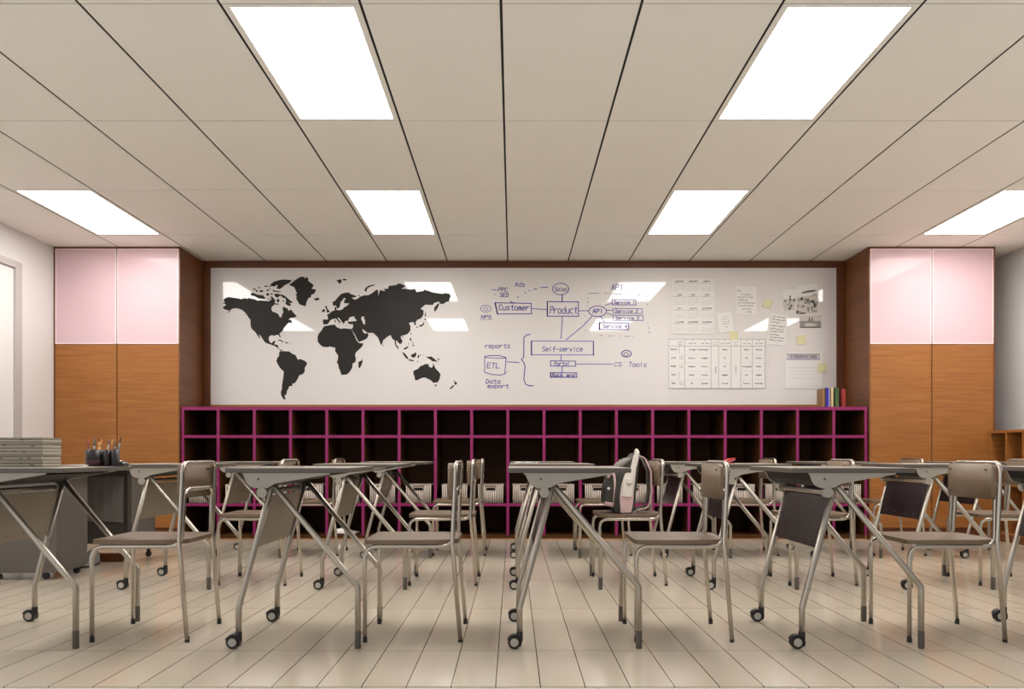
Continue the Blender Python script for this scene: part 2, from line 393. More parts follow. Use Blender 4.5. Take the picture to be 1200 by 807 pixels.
ISL = [tr('B', p) for p in (
  [(290,190),(330,155),(380,120),(420,95),(475,92),(470,115),(500,95),(515,110),(520,145),(550,165),(580,190),(575,210),(555,235),(605,240),(605,265),(580,300),(555,300),(550,330),(515,350),(495,400),(490,440),(465,435),(440,430),(410,415),(395,385),(375,355),(380,320),(365,300),(385,290),(370,260),(350,215)],
  [(65,185),(95,165),(110,150),(180,130),(230,125),(325,132),(290,170),(240,190),(215,215),(180,240),(140,230),(155,205),(150,185),(130,200),(85,205)],
  [(100,245),(125,258),(190,265),(188,275),(115,272),(95,260)],
  [(110,300),(150,290),(180,300),(215,305),(250,325),(290,360),(335,395),(310,405),(290,395),(315,425),(300,440),(270,430),(245,410),(255,385),(250,350),(215,340),(190,315),(170,325),(160,340),(130,330)],
  [(580,345),(600,350),(630,337),(650,350),(640,368),(600,375)],
  [(850,130),(880,130),(905,120),(915,150),(890,178),(870,160)], [(920,125),(945,115),(978,127),(940,140)],
  [(715,440),(735,435),(740,465),(770,500),(765,515),(730,515),(740,490),(725,470)], [(680,490),(700,472),(718,485),(710,505),(682,510)])]
ISL += [tr('A', [(440,300),(455,280),(480,285),(510,300),(560,310),(590,310),(620,350),(590,355),(540,350),(500,330),(480,318),(455,320)])]
ISL += [ell('A', *e) for e in ((487,240,20,8),(545,222,12,8),(515,260,16,9),(570,262,24,11),(645,252,14,12),(645,302,18,18),(690,297,14,10),(655,355,12,7),(625,205,24,7),(668,208,12,6),(668,240,14,5),(125,537,5,6),(378,545,6,6),(685,332,9,10))]
ISL += [ell('B', *e) for e in ((160,375,18,20),(225,378,9,9),(150,415,20,9),(110,192,22,14))]
ISL += [tr('C', p) for p in ([(228,116),(260,116),(292,140),(280,144),(255,126),(230,125)], [(305,138),(337,145),(330,156),(308,149)])] + [ell('C', 352, 150, 6, 5)]
ISL += [tr('E', [(592,580),(625,565),(643,540),(645,580),(625,630),(608,660),(592,650)])]
ISL += [tr('D', p) for p in ([(312,510),(325,510),(325,550),(312,548)], [(352,556),(376,560),(372,572)], [(710,120),(735,80),(780,50),(860,35),(850,50),(790,67),(755,92),(745,115),(750,140),(730,128)], [(845,150),(870,110),(900,108),(895,190),(870,185)])]
ISL += [ell('D', 645, 190, 10, 10), ell('D', 468, 595, 8, 4)]
ISL += [tr('F', p) for p in ([(940,355),(955,365),(940,410),(905,460),(893,430),(900,400),(925,375)], [(785,440),(800,480),(795,510),(780,510),(790,475)], [(778,535),(812,545),(785,557)], [(778,568),(778,605),(745,632),(715,630),(715,622),(760,600)])] + [ell('F', 693, 640, 9, 9), ell('F', 522, 755, 7, 9), ell('F', 618, 715, 6, 12)]
ISL += [tr('G', p) for p in ([(345,353),(380,375),(413,420),(400,432),(375,405)], [(410,430),(467,440),(462,452),(415,444)], [(435,390),(475,370),(480,363),(494,370),(485,405),(460,418),(440,402)], [(503,395),(525,385),(520,400),(515,422),(505,420)], [(585,393),(605,408),(640,403),(670,425),(712,462),(680,452),(650,452),(625,430),(600,418)], [(425,222),(440,218),(442,252),(428,245)], [(448,290),(468,283),(464,306)], [(362,325),(410,300),(414,312),(380,338)], [(153,288),(168,290),(166,303)],
  [(460,570),(465,545),(510,525),(530,500),(560,490),(580,478),(615,480),(615,500),(640,518),(655,505),(658,470),(672,500),(685,525),(715,555),(732,580),(725,625),(705,660),(660,665),(635,640),(605,625),(575,612),(540,620),(500,640),(478,640),(475,610)],
  [(673,683),(695,683),(686,708)], [(866,638),(885,660),(902,665),(885,688),(872,682)], [(860,686),(870,695),(840,728),(820,724)])]
ISL += [ell('G', *e) for e in ((713,432,9,8),(455,265,6,7),(415,278,7,4),(533,388,6,5),(505,455,8,5),(560,388,4,4))]
mp = thing('world_map_decal', 'black vinyl world map stuck on the left half of the whiteboard', 'wall sticker', (0, YW, 1.9))
def mpoly(mb, poly, k=0):
    P = [wp(*p) for p in poly]
    mb.prism(P, 'Y', YW-.0016-k*.0003, YW-.0004)
for nm, polys in (('continent', [NA]), ('continent', [SA]), ('continent', [AF]), ('continent', EA)):
    mb = MB()
    for k, p in enumerate(polys): mpoly(mb, p, k)
    o = mb.build(nm, M['mapv'], mp); o.location = (0, -YW, -1.9)
for k, p in enumerate(ISL):
    mb = MB(); mpoly(mb, p); o = mb.build('island', M['mapv'], mp); o.location = (0, -YW, -1.9)

# marker writing: simple single-stroke letters on a 4 x 6 grid (x-height 4)
G = {
 'A': [[(0,0),(2,6),(4,0)],[(1,2),(3,2)]], 'P': [[(0,0),(0,6),(3,6),(4,5),(4,4),(3,3),(0,3)]], 'B': [[(0,0),(0,6),(3,6),(4,5),(3,3),(0,3)],[(3,3),(4,1.5),(3,0),(0,0)]], 'I': [[(2,0),(2,6)]], 'C': [[(4,5),(3,6),(1,6),(0,4),(0,2),(1,0),(3,0),(4,1)]],
 'E': [[(4,6),(0,6),(0,0),(4,0)],[(0,3),(3,3)]], 'T': [[(0,6),(4,6)],[(2,6),(2,0)]], 'L': [[(0,6),(0,0),(4,0)]], 'S': [[(4,5),(3,6),(1,6),(0,5),(0,4),(4,2),(4,1),(3,0),(1,0),(0,1)]],
 'D': [[(0,0),(0,6),(2,6),(4,4),(4,2),(2,0),(0,0)]], 'N': [[(0,0),(0,6),(4,0),(4,6)]], 'O': [[(1,0),(0,2),(0,4),(1,6),(3,6),(4,4),(4,2),(3,0),(1,0)]],
 'a': [[(4,4),(1,4),(0,3),(0,1),(1,0),(3,0),(4,1)],[(4,4),(4,0)]], 'b': [[(0,6),(0,0),(3,0),(4,1),(4,3),(3,4),(0,4)]], 'c': [[(4,4),(1,4),(0,3),(0,1),(1,0),(4,0)]], 'd': [[(4,6),(4,0),(1,0),(0,1),(0,3),(1,4),(4,4)]],
 'e': [[(0,2),(4,2),(4,3),(3,4),(1,4),(0,3),(0,1),(1,0),(4,0)]], 'f': [[(4,5.5),(3,6),(2,5),(2,-1)],[(0,3.5),(4,3.5)]], 'i': [[(2,0),(2,4)],[(2,5.2),(2,5.6)]], 'k': [[(0,0),(0,6)],[(4,4),(0,2),(4,0)]], 'l': [[(1.5,6),(1.5,1),(2.5,0)]],
 'm': [[(0,0),(0,4),(1.5,4),(2,3),(2,0)],[(2,3),(3,4),(4,3),(4,0)]], 'n': [[(0,0),(0,4)],[(0,3),(1.5,4),(3,4),(4,3),(4,0)]], 'o': [[(1,0),(0,1),(0,3),(1,4),(3,4),(4,3),(4,1),(3,0),(1,0)]], 'p': [[(0,4),(0,-2)],[(0,4),(3,4),(4,3),(4,1),(3,0),(0,0)]],
 'r': [[(0,0),(0,4)],[(0,2.5),(2,4),(4,4)]], 's': [[(4,4),(1,4),(0,3),(4,1),(3,0),(0,0)]], 't': [[(2,6),(2,1),(3,0),(4,0)],[(0,4),(4,4)]], 'u': [[(0,4),(0,1),(1,0),(3,0),(4,1)],[(4,4),(4,0)]], 'v': [[(0,4),(2,0),(4,4)]], 'x': [[(0,4),(4,0)],[(0,0),(4,4)]],
 '1': [[(1,5),(2,6),(2,0)]], '2': [[(0,5),(1,6),(3,6),(4,5),(4,4),(0,0),(4,0)]], '3': [[(0,6),(4,6),(2,3.5),(4,2),(3,0),(0,0)]], '4': [[(3,0),(3,6),(0,2),(4,2)]], '-': [[(0,2.5),(4,2.5)]], '.': [[(1,0),(1.5,0.4)]], ' ': []}
ink = MB(); YI = YW-.0008
def wpt(x, y):
    X, Z = wp(x, y); return Vector((X, YI, Z))
def S(pts, w=.75, m=0): ink.ribbon(pts, w*1.15, wpt, m)
def write(txt, x, y, h, adv=None, w=.7, m=0):
    """baseline (x,y) in board px units, h = cap height"""
    k = h/6; adv = adv or h*.83
    for i, ch in enumerate(txt):
        for st in G[ch]:
            j = random.uniform(-.25, .25)
            S([(x+i*adv+(u*.92+v*.12)*k*adv/h/.83*.95, y-(v+j)*k) for u, v in st], w, m)
def oval(cx, cy, rx, ry, w=.75, n=18): S([(cx+rx*math.cos(2*PI*i/n), cy+ry*math.sin(2*PI*i/n)) for i in range(n+1)], w)
def rect(x0, y0, x1, y1, w=.8): S([(x0, y0), (x1, y0+.3), (x1+.2, y1), (x0+.3, y1-.2), (x0, y0)], w)
write('Ads', 603.5, 335.5, 5, w=.6); S([(577, 339.5), (582.5, 339.5)]); write('PPC', 584, 341.5, 4.6); S([(578.5, 345), (582, 345)], .5, 1); write('SEO', 586, 347.5, 4.2)
for a, b in (((606.5,348.5),(607.5,347.6)), ((615,343.3),(616,343)), ((619.8,340.6),(620.8,340.3)), ((626,338.8),(629.2,338.4)), ((633.5,336.8),(641.5,336.5))): S([a, b], .8)
oval(657, 338.5, 9.6, 6.8); write('Sales', 650, 341, 4.6, 3, .6)
S([(659, 345.5), (658.6, 353.5)], 1.1)
S([(580,354.6),(622.3,355.4),(623,367.6),(583,367.8),(580,354.6)], .85); S([(580.2,355),(583,367.6)], 1.3); write('Customer', 584.5, 363.2, 6, 4.6, .8)
S([(598,352.6),(600,354.4),(603,354.6)], .8); S([(623.3, 361.4), (641, 362.6)], .7)
rect(641.2, 353.3, 677.8, 370.4, .9); S([(641.4,353.5),(641.4,370.4)], 1.2); write('Product', 644.5, 367, 8, 4.7, .8)
S([(678, 364), (689.5, 364)], .75)
oval(569.3, 361.6, 6.3, 4, .55); oval(569.3, 361.8, 2.6, 1.6, .5); write('NPS', 563.8, 373, 3.6, 4.2); S([(562,374.6),(578,374.3)], .4, 1)
S([(659,371),(658.2,384),(657.6,396.5)], .8); S([(693.5,371),(683,382),(672,391),(663.5,398)], .8)
oval(700.3, 364.6, 10.4, 6.2, .85); write('API', 694.6, 366.5, 4.6, 4.2, .9)
write('API', 716.3, 339.5, 6.2, 5, .7)
for p in ([(709,358),(712,356.6),(717.5,355.3)], [(711,363.3),(718.5,363.5)], [(711.5,367),(719,369.6)], [(704.5,371.2),(706,374),(708.5,377.2)]): S(p, .7)
rect(717.3, 351, 745, 357.2, .8); write('Service 1', 719.8, 355.8, 3.3, 2.7, .6)
rect(718.5, 361.3, 752.5, 367.2, .65); write('Service 2', 721, 366, 3.3, 3, .6)
rect(718.5, 369.3, 753.5, 375.4, .65); write('Service 3', 721.5, 374.2, 3.3, 3.1, .6)
rect(702.3, 378, 736.3, 386.2, .9); S([(702.5,378.4),(702.5,386)], 1.3); write('Service 4', 706.5, 384, 3.8, 3.2, .65)
for a, b in (((689.5,343.6),(701.8,343.5)), ((708.5,343.6),(711,343.6)), ((713,343.6),(714,343.6)), ((718,344.2),(723.5,344.3)), ((725,344.5),(728,344.5)), ((736.8,344.6),(737.8,344.6)), ((747,345.3),(750.5,345.4)), ((757.5,346.7),(757.8,347.6)), ((757.8,350),(758.2,352.5)), ((758.4,356),(758.6,357.5)), ((759,378.3),(759.3,379)), ((760,383),(760.4,385)), ((760.8,388),(761.2,390.5)), ((703,393),(706,392.7)), ((713,393.5),(714.5,393.5)), ((717,393.5),(718.5,393.5)), ((726,393.7),(727,393.8)), ((732,394),(738,394)), ((740.5,394),(741.5,394)), ((689.3,348.5),(689.5,349.5)), ((689,353),(688.8,355)), ((688.7,358),(688.6,359)), ((685.3,370),(685.6,370.6)), ((685.4,376.3),(685.7,377)), ((686.2,386.6),(686.6,387.4))): S([a, b], .65, 1)
rect(622.5, 399.4, 695.5, 415.8, .7); S([(622.8,399.6),(622.8,415.6)], 1.3); S([(695.3,400),(695.3,416)], 1.0); write('Self-service', 635.5, 411.3, 5.2, 4.0, .7)
S([(657.5,416),(657.5,422.5)], .8); rect(645, 422.7, 674.3, 429, .85); write('Portal', 649.5, 427.8, 3.9, 3.1, .65)
S([(674.5,426.4),(697,426.4),(717.3,426.6)], .7); S([(658.8,429),(658.5,436.3)], .9); rect(645, 436.5, 675.8, 442, .9); S([(645.2,436.6),(645.2,442)], 1.3); write('Back end', 647, 441.2, 3.5, 3.4, .75)
write('CS', 719.5, 428.8, 4.4, 5, .6); write('Tools', 737, 429.3, 5.2, 4.3, .65); oval(734, 414.3, 5.8, 3.9, .9); oval(733.6, 415, 2.8, 1.8, .6)
write('reports', 568.5, 407.6, 5, 4.3, .65)
S([(568,417.5),(573,416.6),(585,416.6),(592.5,418.6)], .8); S([(568.5,418.8),(585,419.8),(592.8,419.5)], .7); S([(568,417.5),(568,436.2),(577,438.7),(586,439.4),(591.6,437.8),(592.3,428),(593,419)], .8); S([(591.8,437.6),(595.3,434.5)], .5); write('ETL', 570.8, 431, 6, 5.2, .75)
S([(594.3,423.8),(608.3,424.6)], .8)
S([(621.5,391.6),(617,392.3),(614,395.5),(613.8,408),(613.8,418),(611,421.4),(614,424.5),(615.3,430),(613.8,444),(616,450),(620,451.8),(624.8,451.8)], .95)
write('Data', 569.5, 449, 4.6, 4.4, .7); write('export', 571.5, 454.2, 4.2, 4.2, .7)
WB(ink, 'marker_drawing', [M['ink'], M['inkg']])['label'] = 'blue marker flow chart drawn on the board'

# ---------------------------------------------------------------- papers on the board
def sheet(name, label, cat, corners, m, off=.004, th=.0015, group=None):
    """corners (px) clockwise from top-left; returns (thing, map(u,v)->3D local) with u right, v down in 0..1"""
    P = [Vector((wp(*c)[0], 0, wp(*c)[1])) for c in corners]
    cen = sum(P, Vector())/4
    t = thing(name, label, cat, (cen.x, YW-.0006, cen.z), group=group)
    mb = MB(); mb.prism([(p.x-cen.x, p.z-cen.z) for p in P], 'Y', -off-th, -off+.0015)
    # small magnet-like back pad so that the sheet touches the board
    mb.box(-.01, .01, -off, .0, -.01, .01)
    mb.build('sheet', m, t)
    def Q(u, v, dy=0): return P[0]*(1-u)*(1-v)+P[1]*u*(1-v)+P[2]*u*v+P[3]*(1-u)*v - cen + Vector((0, -off-th-.0004-dy, 0))
    W = (P[1]-P[0]).length; H = (P[3]-P[0]).length
    return t, Q, W, H
DG = None
def text_mesh(s, align='CENTER'):
    cu = bpy.data.curves.new('lettering', 'FONT'); cu.body = s; cu.align_x = align; cu.size = 1; cu.resolution_u = 1
    o = bpy.data.objects.new('lettering', cu); C.objects.link(o)
    dg = bpy.context.evaluated_depsgraph_get(); dg.update()
    me = bpy.data.meshes.new_from_object(o.evaluated_get(dg))
    vs = [v.co.copy() for v in me.vertices]; fs = [tuple(p.vertices) for p in me.polygons]
    bpy.data.objects.remove(o); bpy.data.meshes.remove(me)
    return vs, fs
CACHE = {}
def put(mb, s, Q, u, v, size, W, H, align='CENTER', m=0, rot=False, bold=0):
    """text with baseline centre at (u,v) of the sheet, size in metres"""
    key = (s, align)
    if key not in CACHE: CACHE[key] = text_mesh(s, align)
    vs, fs = CACHE[key]
    for k in range(2 if bold else 1):
        b = len(mb.v)
        for p in vs:
            x, y = p.x*size+k*bold, p.y*size
            if rot: x, y = -y, x
            mb.v.append(Q(u+x/W, v-y/H))
        for f in fs: mb.face([b+i for i in f], m)
def bar(mb, Q, u0, v0, u1, v1, m=0, dy=0):
    b = len(mb.v)
    for u, v in ((u0, v0), (u1, v0), (u1, v1), (u0, v1)): mb.v.append(Q(u, v, dy))
    mb.face((b, b+1, b+2, b+3), m)

# year calendar
t, Q, W, H = sheet('wall_calendar', 'white year calendar sheet with twelve small months, top of the board', 'calendar', [(787.6,327),(836.6,327),(836.6,391.3),(787.6,391.3)], M['paper'])
mb = MB()
months = ['JANUARY','FEBRUARY','MARCH','APRIL','MAY','JUNE','JULY','AUGUST','SEPTEMBER','OCTOBER','NOVEMBER','DECEMBER']
nd = [31,28,31,30,31,30,31,31,30,31,30,31]; st = 0
for k, mn in enumerate(months):
    c, r = k % 3, k//3; u0 = .03+c*.328; v0 = .03+r*.247
    put(mb, mn, Q, u0+.145, v0+.022, .019, W, H, bold=.0022)
    for q, wd in enumerate('MTWTFSS'): put(mb, wd, Q, u0+.02+q*.042, v0+.052, .014, W, H, bold=.0022)
    for dd in range(1, nd[k]+1):
        q = (st+dd-1) % 7; rr = (st+dd-1)//7
        put(mb, str(dd), Q, u0+.02+q*.042, v0+.085+rr*.0265, .0105, W, H, m=1)
    st = (st+nd[k]) % 7
mb.build('printed_months', [M['print'], mat('calendar_digits', srgb(84, 80, 82), .7)], t)
# timetable
t, Q, W, H = sheet('school_timetable', 'wide white weekly timetable grid below the calendar', 'timetable', [(783.3,397.2),(896.3,397.2),(896.3,455.3),(783.3,455.3)], M['paper'])
mb = MB()
cols = [0, .168, .44, .518, .648, .748, .868, 1.0]
for u in cols: bar(mb, Q, u-.0022 if u else 0, 0, u+.0022, 1, 1)
for v in (0, .138, 1.0-.012): bar(mb, Q, 0, v, 1, v+.009, 1)
for v in (.305, .475, .645, .82):
    for a, b in ((0, .44), (.518, .648), (.748, 1)): bar(mb, Q, a, v, b, v+.005, 2)
for u, s1, s2 in ((.245,'1','8:30 - 9:30'),(.375,'2','9:30 - 10:30'),(.583,'3','11:00 - 12:00'),(.808,'4','1:00 - 2:00'),(.935,'5','2:00 - 3:00')):
    put(mb, s1, Q, u, .045, .02, W, H, bold=.0022); put(mb, s2, Q, u, .1, .0165, W, H, bold=.0022)
for u, a, b in ((.12,'FORM','TIME'), (.48,'10:30','11:00'), (.698,'12:00','1:00')):
    put(mb, a, Q, u, .075, .018, W, H); put(mb, b, Q, u, .125, .018, W, H)
rows = [('MON','','Design Technology','', 'Maths','Music','History'),('TUE','F','Science','English','IT','PE','Drama'),('WED','F','Religion','Science','PE','Geography','Maths'),('THU','','Maths','French','English','Art','English'),('FRI','F','PE','Spanish','French','Science','Assembly')]
for k, (d, f, a, b, c, e, g) in enumerate(rows):
    v = .138+k*.17+.09
    put(mb, d, Q, .05, v, .026, W, H, bold=.002)
    if f: put(mb, 'Form', Q, .133, v-.03, .02, W, H); put(mb, 'Time', Q, .133, v+.015, .02, W, H)
    else:
        for q in range(4): bar(mb, Q, .107, v-.07+q*.035, .112, v-.05+q*.035)
    if b: put(mb, a, Q, .24, v, .022, W, H, bold=.0022); put(mb, b, Q, .375, v, .022, W, H, bold=.0022)
    else: put(mb, a if k != 0 else 'Design  Technology', Q, .31, v, .023, W, H, bold=.0022)
    put(mb, c, Q, .583, v, .022, W, H, bold=.0022); put(mb, e, Q, .808, v, .022, W, H, bold=.0022); put(mb, g, Q, .935, v, .021, W, H, bold=.0022)
put(mb, 'BREAK', Q, .497, .62, .022, W, H, rot=True); put(mb, 'LUNCH', Q, .706, .62, .022, W, H, rot=True)
mb.build('printed_grid', [M['print'], M['printg'], mat('pale_grid_line', srgb(196, 190, 188), .7)], t)
# notes
def scribble(mb, Q, lines, W, H, w=.0045, m=0):
    for (u0, u1, v) in lines:
        n = max(6, int((u1-u0)*W/.0075)); pts = []
        for i in range(n+1):
            u = u0+(u1-u0)*i/n; pts.append((u, v+random.choice((-1, 1))*random.uniform(.005, .018)-.012*(u-u0)))
            if random.random() < .16 and len(pts) > 2:
                mb.ribbon([(p*W, q*H) for p, q in pts], w, lambda x, y: Q(x/W, y/H), m); pts = []
        if len(pts) > 1: mb.ribbon([(p*W, q*H) for p, q in pts], w, lambda x, y: Q(x/W, y/H), m)
t, Q, W, H = sheet('letter', 'upright white handwritten letter beside the calendar, highest of the notes', 'letter', [(862,335),(886.5,336),(886,368.3),(862.3,367.8)], M['paper'])
mb = MB(); scribble(mb, Q, [(.08,.25,.17),(.28,.72,.3),(.1,.85,.4),(.14,.6,.5),(.1,.92,.6),(.12,.85,.7),(.3,.75,.82),(.5,.8,.92)], W, H); mb.build('handwriting', M['print'], t)
t, Q, W, H = sheet('note', 'small tilted white note with faint grey scrawl right of the calendar', 'note', [(839.6,367.3),(856.5,365.2),(860.5,388),(843,390)], M['paper'])
mb = MB(); scribble(mb, Q, [(.3,.8,.22),(.2,.75,.34),(.35,.8,.46),(.3,.7,.58),(.45,.6,.72)], W, H, .004); mb.build('handwriting', M['printg'], t)
t, Q, W, H = sheet('note', 'tall tilted white note densely handwritten, right of the timetable', 'note', [(902.3,366.6),(922.3,369.6),(920.6,405.2),(897.8,402.8)], M['paper'])
mb = MB(); scribble(mb, Q, [(.18,.9,.1),(.14,.92,.19),(.12,.6,.28),(.15,.9,.4),(.12,.88,.5),(.14,.85,.58),(.12,.6,.68),(.15,.9,.77),(.12,.9,.86)], W, H); mb.build('handwriting', M['print'], t)
def sticky(label, cx, cy, s, rot, th=.002):
    a = math.radians(rot); cs, sn = math.cos(a)*s/2, math.sin(a)*s/2
    cor = [(cx-cs+sn, cy-sn-cs), (cx+cs+sn, cy+sn-cs), (cx+cs-sn, cy+sn+cs), (cx-cs-sn, cy-sn+cs)]
    t, Q, W, H = sheet('sticky_note', label, 'sticky note', cor, M['sticky'], off=.006, th=th, group='yellow sticky notes')
    mb = MB(); bar(mb, Q, .0, 0, 1, .2, 0); mb.build('adhesive_strip', M['sticky'], t)
sticky('yellow sticky note right of the handwritten letter', 899, 356, 9, 15)
sticky('yellow sticky note overlapping the top of the timetable', 859.6, 393, 9.6, -2)
sticky('yellow sticky note tilted, between the photographs and the ruled planner', 938.8, 398.3, 10.5, -12)
sticky('yellow sticky note over the right edge of the ruled planner', 963, 431, 10.2, 2, .006)
# planner
t, Q, W, H = sheet('planner_sheet', 'white ruled planner sheet with a spaced capital heading', 'planner', [(919.3,413.5),(963,413.5),(963,455.2),(919.3,455.2)], M['paper'])
mb = MB(); bar(mb, Q, .05, .028, .95, .045, 0); bar(mb, Q, .05, .045, .95, .165, 3); bar(mb, Q, .05, .165, .95, .195, 1)
for k, ch in enumerate('SCHEDULING'): put(mb, ch, Q, .17+k*.072, .143, .04, W, H, bold=.003)
for v in (.4, .5, .59, .69, .92): bar(mb, Q, .1, v, .93, v+.012, 2)
mb.build('printed_heading', [M['print'], M['printb'], mat('pale_rule', srgb(206, 200, 198), .7), mat('lilac_grey_band', srgb(196, 190, 196), .7)], t)
# black and white photographs
pm = [mat('photo_black', srgb(66, 60, 56), .5), mat('photo_mid', srgb(140, 134, 128), .5), mat('photo_pale', srgb(198, 191, 184), .5)]
def blob(mb, Q, u, v, ru, rv, m, n=12, dy=0):
    b = len(mb.v)
    for i in range(n):
        a = 2*PI*i/n; k = 1+.12*math.sin(3*a+u*40)
        mb.v.append(Q(u+ru*k*math.cos(a), v+rv*k*math.sin(a), dy))
    mb.face([b+i for i in range(n)], m)
t, Q, W, H = sheet('photograph', 'black and white photograph of a standing figure, leftmost of the three photographs', 'photograph', [(916.5,339.5),(934.5,338.5),(934,364.5),(918,365)], M['paper'], .003)
mb = MB()
bar(mb, Q, .03, .44, .97, .62, 2); bar(mb, Q, .03, .62, .97, .97, 2, .0001)
for u, v, a, b, m in ((.5,.33,.055,.045,0),(.5,.46,.06,.10,0),(.46,.62,.045,.12,1),(.52,.8,.14,.07,1),(.45,.88,.1,.05,0),(.58,.74,.05,.06,0),(.8,.48,.15,.055,1),(.82,.52,.12,.035,0),(.16,.52,.09,.06,1),(.3,.7,.06,.04,1)): blob(mb, Q, u, v, a, b, m, dy=.0003+.00005*len(mb.f))
mb.build('printed_picture', pm, t)
t, Q, W, H = sheet('photograph', 'largest black and white photograph, a group of people outdoors', 'photograph', [(932.5,336),(957.5,332),(959.8,368.5),(931,370.6)], M['paper'], .007)
mb = MB()
bar(mb, Q, .03, .36, .97, .97, 2)
for u, v, a, b, m in ((.62,.22,.34,.028,0),(.5,.25,.3,.02,1),(.85,.35,.12,.02,1),(.27,.44,.075,.055,0),(.17,.47,.05,.05,1),(.24,.56,.09,.07,2),(.43,.47,.06,.045,1),(.48,.56,.11,.07,1),(.55,.5,.05,.05,0),(.72,.58,.12,.07,0),(.66,.68,.12,.10,2),(.6,.62,.05,.04,1),(.83,.68,.07,.10,0),(.33,.7,.09,.05,1),(.3,.78,.12,.04,2),(.9,.62,.07,.04,1),(.12,.66,.05,.05,1),(.1,.86,.06,.05,0),(.3,.92,.16,.025,0),(.2,.88,.08,.04,1),(.55,.8,.06,.09,1),(.8,.88,.12,.03,1),(.7,.78,.05,.08,1)): blob(mb, Q, u, v, a, b, m, dy=.0003+.00005*len(mb.f))
mb.build('printed_picture', pm, t)
t, Q, W, H = sheet('photograph', 'lowest black and white photograph, two small figures on a pale plain', 'photograph', [(937,368),(962,368),(962,384),(937,384)], M['paper'], .003)
mb = MB(); bar(mb, Q, .0, .0, 1, .5, 2); bar(mb, Q, 0, .5, 1, 1, 1); bar(mb, Q, 0, .94, 1, 1, 0, .0003); blob(mb, Q, .5, .78, .3, .12, 2, dy=.0002)
for u in (.45, .57): blob(mb, Q, u, .3, .025, .06, 0, dy=.0006); blob(mb, Q, u, .45, .035, .13, 0, dy=.0007)
mb.build('printed_picture', pm, t)

# ---------------------------------------------------------------- magenta cubby shelves
cb = thing('cubby_shelf', 'long low magenta-edged cubby shelf unit along the back wall', 'shelf unit', (0, YC, 0))
cx = [-3.055+.3343*k for k in range(19)]+[3.262]
CT = 1.222; TH = .026
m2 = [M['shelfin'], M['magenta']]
cb_parts = []
def cbp(mb, n, mats=m2): return mb.build(n, mats, cb)
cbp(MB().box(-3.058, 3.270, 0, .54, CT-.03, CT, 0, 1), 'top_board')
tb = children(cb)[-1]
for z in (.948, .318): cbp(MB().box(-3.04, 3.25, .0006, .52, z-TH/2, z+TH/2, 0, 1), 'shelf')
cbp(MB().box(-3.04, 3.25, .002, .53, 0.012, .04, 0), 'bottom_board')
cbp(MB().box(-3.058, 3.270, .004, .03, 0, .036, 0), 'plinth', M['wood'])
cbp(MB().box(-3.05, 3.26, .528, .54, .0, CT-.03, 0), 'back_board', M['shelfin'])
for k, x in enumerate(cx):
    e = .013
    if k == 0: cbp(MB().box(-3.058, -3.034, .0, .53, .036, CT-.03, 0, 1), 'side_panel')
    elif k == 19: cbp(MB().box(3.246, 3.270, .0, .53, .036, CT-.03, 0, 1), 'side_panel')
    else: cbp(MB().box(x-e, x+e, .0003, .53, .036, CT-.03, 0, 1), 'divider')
# storage baskets
ORD = ['first', 'second', 'third', 'fourth', 'fifth', 'sixth', 'seventh', 'eighth', 'ninth', 'tenth', 'eleventh', 'twelfth', 'thirteenth', 'fourteenth', 'fifteenth', 'sixteenth', 'seventeenth', 'eighteenth', 'last']
bk = thing('storage_basket', 'pale woven basket in the first cubby from the left', 'basket', (0, 0, 0), group='woven baskets on the middle shelf')
def basket_wall(mb, y0, y1, hole):
    if hole:
        mb.box(-.118, -.045, y0, y1, 0, .168); mb.box(.045, .118, y0, y1, 0, .168); mb.box(-.045, .045, y0, y1, 0, .112); mb.box(-.045, .045, y0, y1, .146, .168)
    else: mb.box(-.118, .118, y0, y1, 0, .168)
mb = MB(); basket_wall(mb, 0, .008, True); basket_wall(mb, .272, .28, False); mb.box(-.118, -.11, .008, .272, 0, .168); mb.box(.11, .118, .008, .272, 0, .168); mb.box(-.11, .11, .008, .272, 0, .008)
for k in range(14):
    x = -.111+k*.01708
    if abs(x) > .05: mb.cyl((x, -.001, .003), (x, -.001, .165), .0050, 6, 1)
    else: mb.cyl((x, -.001, .003), (x, -.001, .110), .0050, 6, 1)
mb.build('wicker_body', [M['basket'], M['strand']], bk)
MB().box(-.108, .108, .010, .013, .01, .160).build('hole_shade', M['dark'], bk)['label'] = 'dark sheet standing in for the shade inside'  # dark sheet added behind the handle hole in place of the inner shade
rm = MB(); rm.tube(fillet([(-.118, 0, .168), (.118, 0, .168), (.118, .28, .168), (-.118, .28, .168)], .012, 4, True), .006, 8, closed=True); rm.build('rim', M['basketrim'], bk)
hr = MB(); hr.tube(fillet([(-.045, -.001, .112), (.045, -.001, .112), (.045, -.001, .146), (-.045, -.001, .146)], .006, 3, True), .004, 6, closed=True); hr.build('handle_hole_rim', M['basketrim'], bk)
for k in range(19):
    xc = (cx[k]+cx[k+1])/2 + (.008 if k < 9 else -.004)
    if k == 0: xc -= .004
    loc = (xc, YC+.03, .332)
    lab = 'pale woven basket in the %s cubby from the left' % ORD[k] if k < 18 else 'pale woven basket in the narrow last cubby by the right wardrobe'
    if k == 0: bk.location = loc; bk['label'] = lab
    else: dup(bk, loc, lab)
